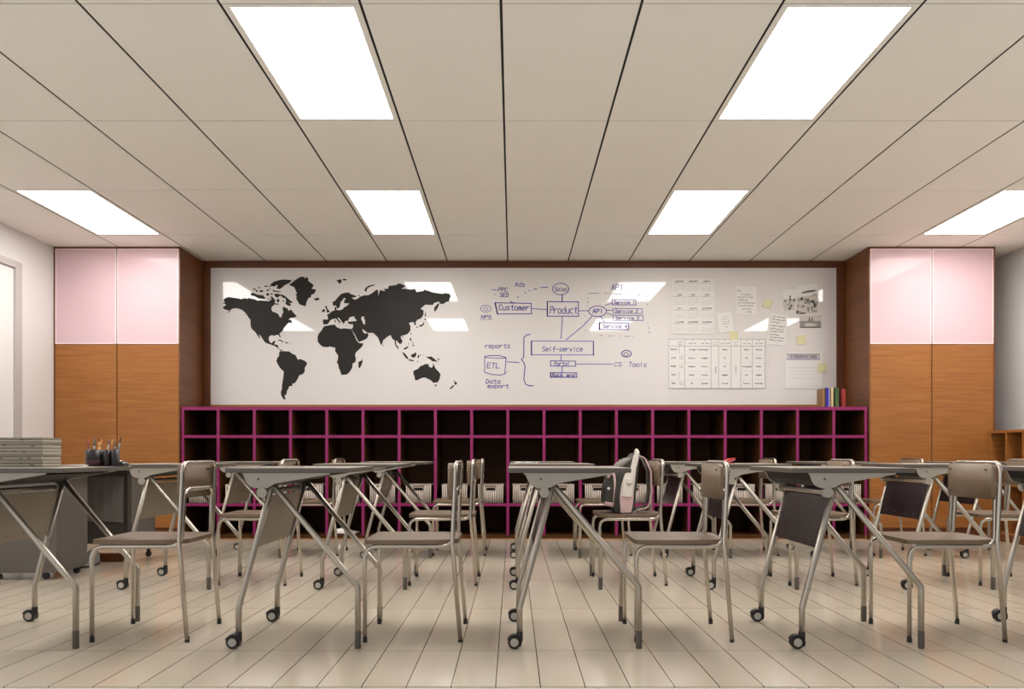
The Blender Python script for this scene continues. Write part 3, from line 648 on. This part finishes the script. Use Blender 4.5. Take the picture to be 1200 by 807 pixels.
# white shoes in the fifth cubby
def shoe_mb(L, Wd, H, lace=True):
    """side profile along +X (toe at +X), origin at heel centre, ground z=0"""
    up = MB(); n = 14
    prof = []
    for i in range(n+1):
        u = i/n; x = u*L
        h = H*(1.0 if u < .28 else 1.0-.62*((u-.28)/.5)**.8 if u < .78 else .38-.12*((u-.78)/.22)**2)
        w = Wd*(.62+.38*math.sin(min(1, u*1.15+.08)*PI*.75))*(1 if u < .85 else math.sqrt(max(.05, 1-((u-.85)/.16)**2)))
        prof.append((x, w/2, h))
    b = len(up.v); m = 10
    for (x, w, h) in prof:
        for j in range(m+1):
            a = PI*j/m
            up.v.append(Vector((x, w*math.cos(a), .012+(h-.012)*math.sin(a)**.7)))
    for i in range(n):
        for j in range(m): up.face((b+i*(m+1)+j, b+i*(m+1)+j+1, b+(i+1)*(m+1)+j+1, b+(i+1)*(m+1)+j), 0, True)
    up.face([b+j for j in range(m+1)]); up.face([b+n*(m+1)+j for j in range(m+1)][::-1])
    so = MB(); poly = [(x, w*1.06) for x, w, h in prof]+[(x, -w*1.06) for x, w, h in prof[::-1]]
    so.prism(poly, 'Z', 0, .014)
    return up, so
whiteshoe = mat('white_canvas', srgb(226, 222, 218), .7); solem = mat('shoe_sole', srgb(70, 52, 44), .6)
for k, (x, y, lab) in enumerate(((-1.635, 7.385, 'white low shoe at the front of the bottom fifth cubby'), (-1.625, 7.49, 'white low shoe at the back of the bottom fifth cubby'))):
    t = thing('shoe', lab, 'shoe', (x, y, .0405), 0, 'white shoes in the cubby')
    u, s = shoe_mb(.19, .075, .055); u.build('upper', whiteshoe, t); s.build('sole', solem, t)
# books on the cubby
def book(label, x, w, h, d, c, y=YC+.012, pages=True):
    t = thing('book', label, 'book', (x+w/2, y, CT), group='books on the cubby shelf')
    m = mat('book_cover', c, .5)
    mb = MB(); e = .002
    mb.box(-w/2, -w/2+e, 0, d, 0, h); mb.box(w/2-e, w/2, 0, d, 0, h); mb.box(-w/2, w/2, -.002, e, 0, h); mb.build('cover', m, t)
    MB().box(-w/2+e, w/2-e, e, d-.004, .003, h-.004).build('page_block', M['paper'], t)
bkx = lambda px: (px-VX)/F*(YC+.012)
book('tan book with yellowish spine, leftmost on the magenta shelf unit', bkx(963.6), .020, .170, .13, srgb(140, 102, 60))
book('thin dark brown book right of the tan book', bkx(966.2), .012, .168, .13, srgb(62, 46, 36))
book('bright blue book on the magenta shelf unit', bkx(968.1), .0215, .177, .12, srgb(28, 22, 158))
book('thin lilac book right of the blue book', bkx(971.0), .012, .176, .12, srgb(150, 138, 168))
book('cream book between the lilac and green books', bkx(973.9), .020, .176, .12, srgb(196, 174, 132))
book('dark green book on the magenta shelf unit', bkx(978.6), .033, .180, .12, srgb(54, 82, 36))
book('red book, rightmost on the magenta shelf unit', bkx(986.4), .034, .168, .12, srgb(136, 26, 22))

# ---------------------------------------------------------------- low bookcase on the right wall
bc = thing('low_bookcase', 'low oak bookcase with open cells against the right wall', 'bookcase', (4.55, 6.2, 0))
def bcp(mb, n, m, bev=.001): o = mb.build(n, m, bc, bev); o.location = (-4.55, -6.2, 0); return o
bcp(MB().box(4.385, 4.715, 5.2, 7.335, .975, 1.0), 'top_board', M['wood'])
bcp(MB().box(4.40, 4.715, 5.2, 7.335, 0, .06), 'plinth', M['woodd'])
bcp(MB().box(4.70, 4.715, 5.2, 7.335, .06, .975), 'back_board', M['shelfin'])
for z in (.06, .5): bcp(MB().box(4.39, 4.70, 5.2, 7.335, z, z+.02), 'shelf', M['wood'])
for k in range(10):
    y = 7.315-k*.235
    bcp(MB().box(4.388, 4.70, y, y+.02, .08, .975), 'divider', M['wood'])

# ---------------------------------------------------------------- folding desks
def desk_proto():
    t = thing('folding_desk', 'x', 'desk', group='folding student desks')
    tp = MB(); tp.box(-.02, .4726, -.287, .287, .706, .7255, 1); tp.m[5] = 0
    tp.build('desktop', [M['top'], M['topedge']], t, .003)
    prof = [(.045,.706),(.052,.698),(.062,.672),(.068,.662),(.078,.652),(.095,.6455),(.115,.643),(.135,.644),(.15,.647),(.163,.653),(.175,.660),(.186,.664),(.26,.677),(.398,.700),(.398,.706)]
    for s in (-1, 1):
        g = MB(); a, b = sorted((s*.274, s*.281)); g.prism(prof, 'Y', a, b)
        go = g.build('bracket', M['grey'], t, .0012)
        sc = MB(); a, b = sorted((s*.2795, s*.2825)); sc.lathe([(.0045, a), (.0045, b)], .112, .681, 10, axis='Y'); sc.build('bolt', M['screw'], go)
        h = MB(); a, b = sorted((s*.252, s*.284)); h.lathe([(.0205, a), (.0205, b)], .126, .627, 24, axis='Y'); h.build('hub', M['grey'], t, .001)
        l = MB(); l.tube(fillet([(.163, s*.262, .668), (.0275, s*.262, .163), (.0275, s*.262, .058)], .03), .0122, 12); l.build('caster_leg', M['steel'], t)
        l = MB(); l.tube(fillet([(.152, s*.262, .670), (.507, s*.262, .247), (.507, s*.262, .03)], .022), .0122, 12); lo = l.build('rear_leg', M['steel'], t)
        f = MB(); f.lathe([(.0118, 0), (.0128, .003), (.0128, .070), (.012, .072)], .507, s*.262, 14); f.build('foot_sleeve', M['sleeve'], lo)
        c = MB(); c.lathe([(.0125, .030), (.0132, .034), (.0132, .066), (.012, .068)], .0275, s*.262, 14)
        # curved fork cover over the wheel
        arc = [(.006+.0305*math.cos(a), .0265+.0305*math.sin(a)) for a in [math.radians(k) for k in range(-35, 175, 14)]]
        inn = [(.006+.0275*math.cos(a), .0265+.0275*math.sin(a)) for a in [math.radians(k) for k in range(-35, 175, 14)]][::-1]
        c.prism(arc+inn, 'Y', s*.262-.0165, s*.262+.0165)
        c.prism([(.006, .0265), (.034, .012), (.0355, .03), (.0345, .05), (.018, .055)], 'Y', s*.262-.0035, s*.262+.0035)
        co = c.build('caster', M['black'], t)
        w = MB()
        for q in (-1, 1):
            a, b = sorted((s*.262+q*.0042, s*.262+q*.0155)); w.lathe([(.0225, a), (.0262, a+.002), (.0262, b-.002), (.0225, b)], .006, .0263, 24, axis='Y')
        w.build('wheel', M['black'], co)
        for q in (-1, 1):
            hc = MB(); a, b = sorted((s*.262+q*.0150, s*.262+q*.0172)); hc.lathe([(.0165, a), (.0165, b)], .006, .0263, 20, axis='Y')
            hc.build('hub_cap', M['hubcap'], co)
    MB().cyl((.126, -.255, .627), (.126, .255, .627), .0115, 14).build('cross_bar', M['steel'], t)
    # modesty panel in the plane of the caster legs
    k = (.163-.0275)/(.668-.163)
    X = lambda z: .163-(.668-z)*k
    p = MB(); b = len(p.v); z0, z1 = .402, .612; o0, o1 = -.0065, -.0005
    for (z, o) in ((z0, o0), (z1, o0), (z1, o1), (z0, o1)):
        for y in (-.247, .247): p.v.append(Vector((X(z)+o, y, z)))
    for q, m in (((0, 1, 3, 2), 0), ((4, 5, 7, 6), 1), ((2, 3, 5, 4), 0), ((0, 6, 7, 1), 0), ((0, 2, 4, 6), 0), ((1, 7, 5, 3), 0)): p.face([b+i for i in q], m)
    for z in (.430, .500):
        for y in (-.17, -.06, .06, .17):
            p.cyl((X(z)+o0-.0012, y, z), (X(z)+o0+.001, y, z), .0026, 8, 2); p.cyl((X(z)+o1-.001, y, z), (X(z)+o1+.0012, y, z), .0035, 8, 3)
    p.build('modesty_panel', [M['panel'], M['panelrefl'], M['screwl'], M['screw']], t, .001)
    out = [(.050,.7055),(.066,.672),(.082,.657),(.105,.650),(.135,.650),(.165,.656),(.20,.668),(.36,.694)]
    tr_ = MB(); tr_.prism(out+[(x+.002, z+.004) for x, z in out[::-1]], 'Y', -.272, .272)
    for y in (-.17, -.06, .06, .17): tr_.cyl((.26, y, .6765), (.26, y, .6795), .004, 8, 1)
    tr_.build('book_tray', [M['tray'], M['screwl']], t)
    return t
DX = [-2.265, -1.13, 0, 1.135, 2.27, 3.40]; DY = [3.465, 4.868, 6.272]
DL = {(0,0): 'front-row grey folding desk carrying the tall paper stack and pen cups', (1,0): 'front-row grey folding desk between the pen-cup desk and the centre desk',
 (2,0): 'front-row grey folding desk in the centre, seen end-on', (3,0): 'front-row grey folding desk with dark panel, first right of the centre desk', (4,0): 'front-row grey folding desk cut off by the right edge',
 (0,1): 'second-row grey folding desk nearest the dark grey teacher desk', (1,1): 'second-row grey folding desk, second from the left in its row', (2,1): 'second-row grey folding desk in the centre with a magazine on top',
 (3,1): 'second-row grey folding desk with a red stapler on it', (4,1): 'second-row grey folding desk with dark screwed panel, rightmost in its row',
 (0,2): 'back-row grey folding desk, leftmost in its row', (1,2): 'back-row grey folding desk, second from the left in its row', (2,2): 'back-row grey folding desk in the centre line of end-on desks',
 (3,2): 'back-row grey folding desk, third from the right in its row', (4,2): 'back-row grey folding desk, second from the right in its row', (5,2): 'back-row grey folding desk nearest the low oak bookcase'}
proto = desk_proto(); proto.location = (DX[2], DY[0], 0); proto['label'] = DL[(2, 0)]
for (i, j), lab in DL.items():
    if (i, j) != (2, 0): dup(proto, (DX[i], DY[j], 0), lab)

# ---------------------------------------------------------------- chairs
def chair_proto():
    t = thing('student_chair', 'x', 'chair', group='student chairs')
    # seat: tapered rounded plate, slightly dished
    n = 8
    out = []
    for (x, y, r) in ((-.203, .184, .035), (.0, .180, .0), (.188, .150, .05)): out.append((x, y, r))
    pl = fillet([(-.203, -.184, 0), (.10, -.176, 0), (.150, -.156, 0), (.188, -.14, 0), (.188, .14, 0), (.150, .156, 0), (.10, .176, 0), (-.203, .184, 0)], .035, 5, True)
    s = MB(); s.prism([(p.x, p.y) for p in pl], 'Z', .4055, .4245); s.build('seat', M['seat'], t, .004)
    ff = MB(); pts = []
    half = [(-.197, -.18, .012), (-.197, -.18, .3955), (.166, -.162, .3955), (.177, -.150, .632)]
    path = half+[(x, -y, z) for x, y, z in half[::-1]]
    ff.tube(fillet(path, .05, 7), .0092, 12); ff.build('seat_frame', M['chrome'], t)
    rf = MB(); half = [(.199, -.181, .012), (.166, -.181, .42), (.181, -.181, .744)]
    rf.tube(fillet(half+[(x, -y, z) for x, y, z in half[::-1]], .045, 7), .0095, 12); rf.build('back_frame', M['chrome'], t)
    # backrest: curved plate with rounded corners
    b = MB(); W = .176; H0, H1 = .592, .741; N = 12
    def shape(y): return -.020*(1-(y/W)**2)
    outl = rrect(-W, W, H0, H1, [.035, .035, .022, .022], 6)
    cols = [(-W+2*W*i/N) for i in range(N+1)]
    def zr(y):
        a = abs(y); zz0, zz1 = H0, H1
        if a > W-.022: zz0 = H0+.022-math.sqrt(max(0, .022**2-(a-(W-.022))**2))
        if a > W-.035: zz1 = H1-.035+math.sqrt(max(0, .035**2-(a-(W-.035))**2))
        return zz0, zz1
    ys = [-W, -W*.985, -W*.95, -W*.88, -W*.7, -W*.45, -W*.2, 0, W*.2, W*.45, W*.7, W*.88, W*.95, W*.985, W]
    base = len(b.v)
    for y in ys:
        z0, z1 = zr(y); x = .166+shape(y)*1.0
        for (xx, z) in ((x-.012, z0), (x-.012+.002, z1), (x+.002, z1), (x, z0)): b.v.append(Vector((xx, y, z)))
    for i in range(len(ys)-1):
        for j in range(4):
            j2 = (j+1) % 4; b.face((base+i*4+j, base+i*4+j2, base+(i+1)*4+j2, base+(i+1)*4+j), 0, j % 2 == 0)
    b.face([base+j for j in range(4)]); b.face([base+(len(ys)-1)*4+j for j in range(4)][::-1])
    for y in (-.135, .135):
        for z in (.618, .715): b.cyl((.150+shape(y), y, z), (.184+shape(y), y, z), .004, 8, 1)
    b.build('backrest', [M['seat'], M['screw']], t)
    for x in (-.197, .199):
        for y in (-.18, .18):
            c = MB(); c.lathe([(.0096, 0), (.0099, .001), (.0099, .021), (.0096, .022)], x, y, 12); c.build('foot_cap', M['black'], t)
    return t
CY = [3.491, 4.918, 6.318]
CL = {(0,0): 'front-row taupe chair, leftmost, showing its chromed back hoop', (1,0): 'front-row taupe chair just left of the centre desk, side view', (2,0): 'front-row taupe chair just right of the centre desk', (3,0): 'front-row taupe chair, large, rightmost in its row',
 (0,1): 'second-row taupe chair, leftmost in its row', (1,1): 'second-row taupe chair just left of the centre desks, middle of three aligned chairs', (2,1): 'second-row taupe chair holding the pink and grey backpack', (3,1): 'second-row taupe chair behind the dark panelled desk', (4,1): 'second-row taupe chair cut off by the right edge',
 (0,2): 'back-row taupe chair, leftmost in its row', (1,2): 'back-row taupe chair just left of the centre desks, farthest of three aligned chairs', (2,2): 'back-row taupe chair behind the backpack', (3,2): 'back-row taupe chair behind the red stapler desk', (4,2): 'back-row taupe chair, rightmost, by the right wardrobe'}
cp = chair_proto(); cp.location = (DX[0]+.712, CY[0], 0); cp['label'] = CL[(0, 0)]
for (i, j), lab in CL.items():
    if (i, j) != (0, 0): dup(cp, (DX[i]+.712, CY[j], 0), lab, random.uniform(-.012, .012))

# ---------------------------------------------------------------- things on the desks
DT = .7257
# stack of paper bundles on the left front desk (turned a little, corner towards the room)
page = stripe_material('bundled_pages', srgb(182, 174, 158), srgb(84, 77, 66), srgb(150, 142, 126), .0036)
coverm = mat('bundle_cover', srgb(122, 116, 106), .6)
zs = DT; hs = [.028, .022, .029, .024, .023]
labs = ['grey bundle of printed pages, bottom of the tall stack', 'grey bundle of printed pages, second from the bottom of the stack', 'grey bundle of printed pages, middle of the stack', 'grey bundle of printed pages, second from the top of the stack', 'grey bundle of printed pages, top of the tall stack']
for k, h in enumerate(hs):
    t = thing('page_bundle', labs[k], 'paper bundle', (-2.139+random.uniform(-.002, .002), 3.47+random.uniform(-.002, .002), zs), math.radians(random.uniform(-.8, .8)), group='bundles of pages in the stack')
    a, b = .131, .07
    pg_ = MB(); pg_.box(-a, a, -b, b, .0012, h-.0012)
    for q in range(3):
        x = random.uniform(-.05, .08); z = random.uniform(.006, h-.008); pg_.box(x, x+random.uniform(.008, .022), -b-.0004, -b+.001, z, z+.0035, 1)
    pg_.build('pages', [page, M['print']], t)
    cvr = MB(); cvr.box(-a-.001, a+.001, -b-.001, b+.001, 0, .0012); cvr.box(-a-.001, a+.001, -b-.001, b+.001, h-.0012, h); cvr.build('covers', coverm, t)
    zs += h
MB_ = MB(); MB_.box(-.045, .045, -.075, .075, 0, .008)
tag(MB_.build('paper_sheets', mat('white_copy_paper', srgb(232, 226, 216), .6), loc=(-1.96, 3.62, DT)), 'thin pile of white paper between the stack and the pen cups', 'paper')
# pen holder of three cups
ph = thing('pen_holder', 'black desk organiser of three cups with a band of drawer', 'pen holder', (-1.866, 3.63, DT))
meshm = mat('black_mesh_metal', srgb(30, 26, 26), .4)
def cup(x, y, r, h):
    c = MB(); n = 20
    prof_o = [(r*.96, .003), (r, .006), (r, h)]
    c.lathe([(r*.96, .0), (r, .004), (r, h), (r-.002, h), (r-.002, .004), (.001, .004)], x, y, n); return c
cup(-.042, 0, .037, .076).build('cup', meshm, ph); cup(.016, .005, .019, .074).build('cup', meshm, ph); cup(.054, 0, .018, .078).build('cup', meshm, ph)
bs = MB(); bs.prism(rrect(-.080, .074, -.04, .04, .012), 'Z', -.0, .003); bs.build('base', meshm, ph)
rg = MB(); rg.lathe([(.0375, .004), (.0385, .006), (.0385, .026), (.0375, .028)], -.042, 0, 20); rg.build('band', mat('maroon_band', srgb(72, 36, 44), .4), ph)['label'] = 'maroon band'
def pen(x, y, dx, dy, L, r, c, name='pen', lab=None, tip=None):
    t = thing(name, lab, 'pen' if name == 'pen' else name.replace('_', ' '), (ph.location.x+x, ph.location.y+y, DT+.006), group='pens in the cups')
    d = Vector((dx, dy, 1)).normalized()
    p = MB(); p.tube([Vector((0, 0, 0)), d*(L*.8)], r, 8); p.build('barrel', mat('pen_colour', c, .4), t)
    q = MB(); q.tube([d*(L*.8), d*(L*.95), d*L], [r, r*.9, r*.35], 8); q.build('tip', mat('pen_tip', tip or srgb(110, 106, 102), .35), t)
pen(-.060, 0, -.10, .02, .118, .0035, srgb(110, 36, 36), lab='red pen leaning left in the wide cup', tip=srgb(200, 90, 80))
pen(-.050, .012, .05, 0, .125, .0032, srgb(30, 50, 60), lab='dark pen upright in the wide cup')
pen(-.036, -.012, -.06, .1, .110, .0035, srgb(150, 146, 140), lab='silver pen in the wide cup')
pen(-.030, .010, .12, .05, .120, .0032, srgb(46, 88, 62), lab='green pen leaning right in the wide cup', tip=srgb(230, 160, 90))
pen(-.022, -.008, .03, .1, .104, .0065, srgb(214, 128, 50), 'highlighter', 'fat orange highlighter in the wide cup', srgb(236, 172, 92))
pen(.012, 0, .10, .04, .116, .0034, srgb(168, 164, 158), lab='pale pen in the middle cup')
pen(.020, .006, .16, .0, .118, .0034, srgb(168, 104, 48), lab='orange pencil in the middle cup', tip=srgb(226, 190, 140))
pen(.050, 0, .24, .0, .130, .003, srgb(140, 138, 138), lab='long silver pen leaning right in the last cup', tip=srgb(60, 56, 54))
pen(.056, .006, .14, .06, .112, .0034, srgb(34, 34, 40), lab='black pen in the last cup')
pen(.048, -.006, .06, .06, .108, .003, srgb(96, 98, 104), lab='grey pen in the last cup')
# glossy black dish-like object
dome = MB(); dome.lathe([(.030, 0), (.033, .006), (.031, .014), (.022, .022), (.010, .0255), (.002, .026)], 0, 0, 24)
pw = thing('paperweight', 'small shiny black rounded paperweight right of the pen cups', 'paperweight', (-1.822, 3.705, DT))
dome.build('body', mat('gloss_black', srgb(16, 15, 15), .12, coat=.5), pw)
rg = MB(); rg.lathe([(.0332, .004), (.034, .006), (.0332, .008)], 0, 0, 24); rg.build('rim', M['black'], pw)
# magazine and eraser on the second-row centre desk
mg = thing('magazine', 'flat open magazine on the second-row centre desk', 'magazine', (.075, 4.93, DT), .2)
pp = MB()
for sgn in (-1, 1):
    pts = [(0, .0)]+[(sgn*.055*i/6, .002+.008*math.sin(PI*min(1, i/6*.9+.05))) for i in range(7)]+[(sgn*.055, 0)]
    pp.prism(pts if sgn > 0 else pts[::-1], 'Y', -.07, .07)
pp.build('pages', mat('magazine_page', srgb(206, 204, 206), .4), mg)
cv = MB(); cv.box(-.057, .057, -.072, .072, 0, .0012); cv.build('cover', M['deskg'], mg)
er = thing('eraser', 'small white eraser beside the open magazine', 'eraser', (.155, 4.90, DT), .3)
MB().prism(rrect(-.011, .011, -.009, .009, .003), 'Z', 0, .009).build('rubber', M['paper'], er, .0015)
MB().box(-.004, .0112, -.0094, .0094, .0, .0096).build('sleeve', M['printg'], er)
# red stapler
sp = thing('stapler', 'small bright red stapler on the second-row desk', 'stapler', (1.318, 4.86, DT), .15)
red = mat('red_plastic', srgb(214, 44, 34), .35)
base = MB(); base.prism([(-.036, 0), (.030, 0), (.034, .003), (.0, .006), (-.022, .009), (-.036, .007)], 'Y', -.011, .011); base.build('base', red, sp, .002)
arm = MB(); arm.prism([(-.036, .009), (-.020, .022), (.004, .030), (.040, .034), (.041, .026), (.012, .018), (-.014, .010), (-.024, .006)], 'Y', -.011, .011); arm.build('arm', red, sp, .003)
mgz = MB(); mgz.prism([(-.010, .010), (.012, .0165), (.036, .0245), (.037, .020), (.012, .012), (-.006, .006)], 'Y', -.008, .008); mgz.build('magazine_rail', mat('bright_steel', srgb(220, 220, 226), .3, metal=.5), sp, .001)

# ---------------------------------------------------------------- backpack
bp = thing('backpack', 'pink, white and dark grey school backpack standing on a chair seat', 'backpack', (DX[2]+.712-.045, 4.916, .4247))
bgrey = mat('dark_grey_fabric', srgb(62, 60, 56), .8, bump=(300, .3)); bpink = mat('dusty_pink_fabric', srgb(216, 184, 182), .75, bump=(300, .3)); bwhite = mat('off_white_fabric', srgb(224, 216, 208), .75, bump=(200, .3)); bmid = mat('mid_grey_mesh', srgb(128, 122, 114), .8, bump=(400, .5))
def soft(mb, name, m, par, bev=.02, sub=1):
    o = mb.build(name, m, par)
    md = o.modifiers.new('Bevel', 'BEVEL'); md.width = bev; md.segments = 3; md.limit_method = 'ANGLE'; md.angle_limit = .8
    for p in o.data.polygons: p.use_smooth = True
    if sub:
        s_ = o.modifiers.new('WN', 'WEIGHTED_NORMAL')
    return o
body = [(-.050,.002),(.058,.002),(.070,.03),(.082,.15),(.094,.27),(.100,.345),(.090,.366),(.072,.360),(.050,.335),(.010,.312),(-.022,.285),(-.038,.22),(-.052,.12),(-.056,.03)]
mb = MB(); mb.prism(body, 'Y', -.105, .135); soft(mb, 'main_body', bgrey, bp, .022)
sd = [(-.018,.004),(.046,.004),(.056,.06),(.066,.16),(.078,.27),(.094,.34),(.098,.376),(.084,.384),(.060,.345),(.044,.28),(.008,.235),(-.012,.17),(-.022,.09)]
mb = MB(); mb.prism(sd, 'Y', -.118, -.098); o1 = soft(mb, 'side_panel', bwhite, bp, .008); o1['label'] = 'off-white side panel'
mb = MB(); mb.prism([(-.018,.004),(.046,.004),(.056,.06),(.061,.108),(-.016,.108),(-.022,.08)], 'Y', -.124, -.116); soft(mb, 'side_lower_panel', bpink, bp, .004)['label'] = 'dusty pink lower side panel'
pk = [(-.012,.104),(.012,.100),(.046,.104),(.054,.15),(.052,.20),(.034,.215),(.008,.208),(-.008,.16)]
mb = MB(); mb.prism(pk, 'Y', -.140, -.116); o2 = soft(mb, 'side_pocket', bwhite, bp, .010)
zz = MB(); zz.tube([(.018, -.142, .188), (.026, -.143, .172), (.042, -.142, .182)], .003, 6); zz.build('zip', bmid, o2)
fp = [(-.112,.055),(-.060,.040),(-.052,.05),(-.044,.17),(-.050,.235),(-.066,.252),(-.084,.235),(-.102,.17),(-.114,.10)]
mb = MB(); mb.prism(fp, 'Y', -.085, .115); o3 = soft(mb, 'front_pocket', bgrey, bp, .02)
rim = MB(); rim.tube(fillet([(-.054, -.088, .045), (-.046, -.090, .17), (-.052, -.088, .232), (-.070, -.086, .246), (-.090, -.08, .215)], .02), .0085, 8); rim.build('pocket_trim', bpink, o3)['label'] = 'pink piping'
lg = MB(); lg.lathe([(.009, -.0875), (.009, -.0835)], -.086, .150, 14, axis='Y'); lg.build('badge', bwhite, o3)
bt = MB(); bt.prism([(-.110,.050),(-.056,.034),(-.052,.062),(-.112,.072)], 'Y', -.088, .118); soft(bt, 'pocket_base', bpink, bp, .006)
tm = MB(); tm.prism([(-.030,.262),(.046,.318),(.050,.338),(.028,.330),(-.020,.300),(-.034,.280)], 'Y', -.111, .139); soft(tm, 'top_mesh', bmid, bp, .008)
for y in (-.07, .07):
    st_ = MB()
    path = fillet([(.092, y, .350), (.135, y, .335), (.172, y, .25), (.176, y, .13), (.160, y, .03), (.082, y, .02)], .05, 6)
    # flat webbing strap
    b = len(st_.v)
    for i, p in enumerate(path):
        tg = (path[min(i+1, len(path)-1)]-path[max(i-1, 0)]).normalized(); nn = Vector((tg.z, 0, -tg.x))
        for (q, w) in ((-.004, -.022), (.004, -.022), (.004, .022), (-.004, .022)): st_.v.append(p+nn*q+Vector((0, w, 0)))
    for i in range(len(path)-1):
        for j in range(4): st_.face((b+i*4+j, b+i*4+(j+1) % 4, b+(i+1)*4+(j+1) % 4, b+(i+1)*4+j), 0, True)
    st_.face((b, b+1, b+2, b+3)); e = b+(len(path)-1)*4; st_.face((e, e+1, e+2, e+3))
    st_.build('shoulder_strap', bpink if y < 0 else bmid, bp)
hl = MB(); hl.tube(fillet([(.088, -.03, .362), (.096, -.03, .385), (.096, .03, .385), (.088, .03, .362)], .012), .006, 8); hl.build('carry_handle', bwhite, bp)

# ---------------------------------------------------------------- teacher desk and things below it
td = thing('teacher_desk', 'dark grey steel teacher desk with a wheeled drawer pedestal at far left', 'desk', (-3.25, 5.5, 0))
def tdp(mb, n, m, bev=.003, par=None):
    o = mb.build(n, m, par or td, bev)
    if par is None: o.location = (3.25, -5.5, 0)
    return o
tdp(MB().box(-4.0, -2.74, 4.93, 6.18, .676, .698), 'desktop', M['deskg'])
tdp(MB().box(-3.46, -2.835, 4.95, 5.31, .045, .676), 'drawer_pedestal', M['deskg'])
for k in range(3):
    z = .06+k*.2
    tdp(MB().box(-3.45, -2.845, 5.31, 5.326, z, z+.19), 'drawer', M['deskg'])
tdp(MB().box(-3.9, -2.80, 5.80, 5.83, .13, .676), 'modesty_panel', M['deskd'])
tdp(MB().box(-2.80, -2.765, 5.78, 6.16, .13, .676), 'side_panel', M['deskg'])
tdp(MB().box(-3.9, -2.80, 5.785, 5.845, .0, .06), 'floor_rail', M['trim'])
for (x, y) in ((-2.93, 5.0), (-2.87, 5.24), (-3.38, 5.0), (-3.38, 5.24), (-2.79, 6.1)):
    c = MB(); h = .13 if y > 6 else .046
    c.lathe([(.02, y-.010), (.022, y-.007), (.022, y+.007), (.02, y+.010)], x, .0221, 18, axis='Y'); c.box(x-.008, x+.008, y-.014, y+.014, .034, h+.002)
    tdp(c, 'caster', M['black'], 0)
# printed sheet hung on the modesty panel
ps = thing('poster_sheet', 'grey sheet printed in narrow columns hanging on the teacher desk panel', 'sheet', (-3.02, 5.7985, .45))
sh = MB(); N = 10; b = len(sh.v)
for i in range(N+1):
    u = i/N; x = -.185+.37*u; zb = -.165+.012*math.sin(u*PI)
    for (z, y) in ((.17, -.0), (zb, -.004-.010*math.sin(u*PI))):
        sh.v.append(Vector((x, y, z))); sh.v.append(Vector((x, y-.0012, z)))
for i in range(N):
    a = b+i*4; c = a+4
    sh.face((a+1, c+1, c+3, a+3)); sh.face((a, a+2, c+2, c)); sh.face((a, c, c+1, a+1)); sh.face((a+2, a+3, c+3, c+2))
sh.face((b, b+1, b+3, b+2)); e = b+N*4; sh.face((e, e+2, e+3, e+1))
sh.build('sheet', mat('grey_paper', srgb(126, 121, 114), .6), ps)
ln = MB()
for c in range(5):
    for r in range(22):
        z = .12-r*.0115; x0 = -.165+c*.07; w = random.uniform(.025, .05)
        ln.box(x0, x0+w, -.0135, -.0131, z, z+.004)
ln.build('printed_columns', mat('pale_grey_print', srgb(146, 141, 134), .6), ps)
gs = mat('grey_trainer_fabric', srgb(120, 116, 110), .7); bs_ = mat('black_trainer_sole', srgb(24, 22, 22), .6)
for (x, lab) in ((-3.12, 'grey and black shoe under the teacher desk, nearer the pedestal'), (-3.00, 'grey and black shoe under the teacher desk, farther from the pedestal')):
    t = thing('shoe', lab, 'shoe', (x, 5.66, 0), math.radians(-82), 'shoes under the teacher desk')
    t.location = (x, 5.72, 0)
    u, s = shoe_mb(.26, .098, .105); u.build('upper', gs, t); s.build('sole', bs_, t)

# ---------------------------------------------------------------- light, world, camera
w = bpy.data.worlds.new('World'); bpy.context.scene.world = w; w.use_nodes = True
nt = w.node_tree; bg = nt.nodes['Background']
tc = nt.nodes.new('ShaderNodeTexCoord'); sx = nt.nodes.new('ShaderNodeSeparateXYZ'); nt.links.new(tc.outputs['Generated'], sx.inputs[0])
mr = nt.nodes.new('ShaderNodeMapRange'); mr.inputs['From Min'].default_value = -.9; mr.inputs['From Max'].default_value = .9
mr.inputs['To Min'].default_value = 0; mr.inputs['To Max'].default_value = 1
nt.links.new(sx.outputs['X'], mr.inputs['Value'])
rp = nt.nodes.new('ShaderNodeValToRGB')
rp.color_ramp.elements[0].color = (1, .98, .96, 1); rp.color_ramp.elements[1].color = (.2, .19, .18, 1)
nt.links.new(mr.outputs['Result'], rp.inputs['Fac']); nt.links.new(rp.outputs['Color'], bg.inputs['Color'])
bg.inputs['Strength'].default_value = 1.15

cam = bpy.data.cameras.new('camera'); co = bpy.data.objects.new('camera', cam); C.objects.link(co)
co.location = (0, 0, EYE); co.rotation_euler = (PI/2, 0, 0)
cam.sensor_width = 36; cam.lens = 36*F/1200
cam.shift_x = (600-VX)/1200; cam.shift_y = (VY-403.5)/1200
cam.clip_start = .05
sc = bpy.context.scene; sc.camera = co
sc.view_settings.view_transform = 'Standard'; sc.view_settings.look = 'None'; sc.view_settings.gamma = 1; sc.view_settings.use_curve_mapping = False
sc.view_settings.exposure = 0
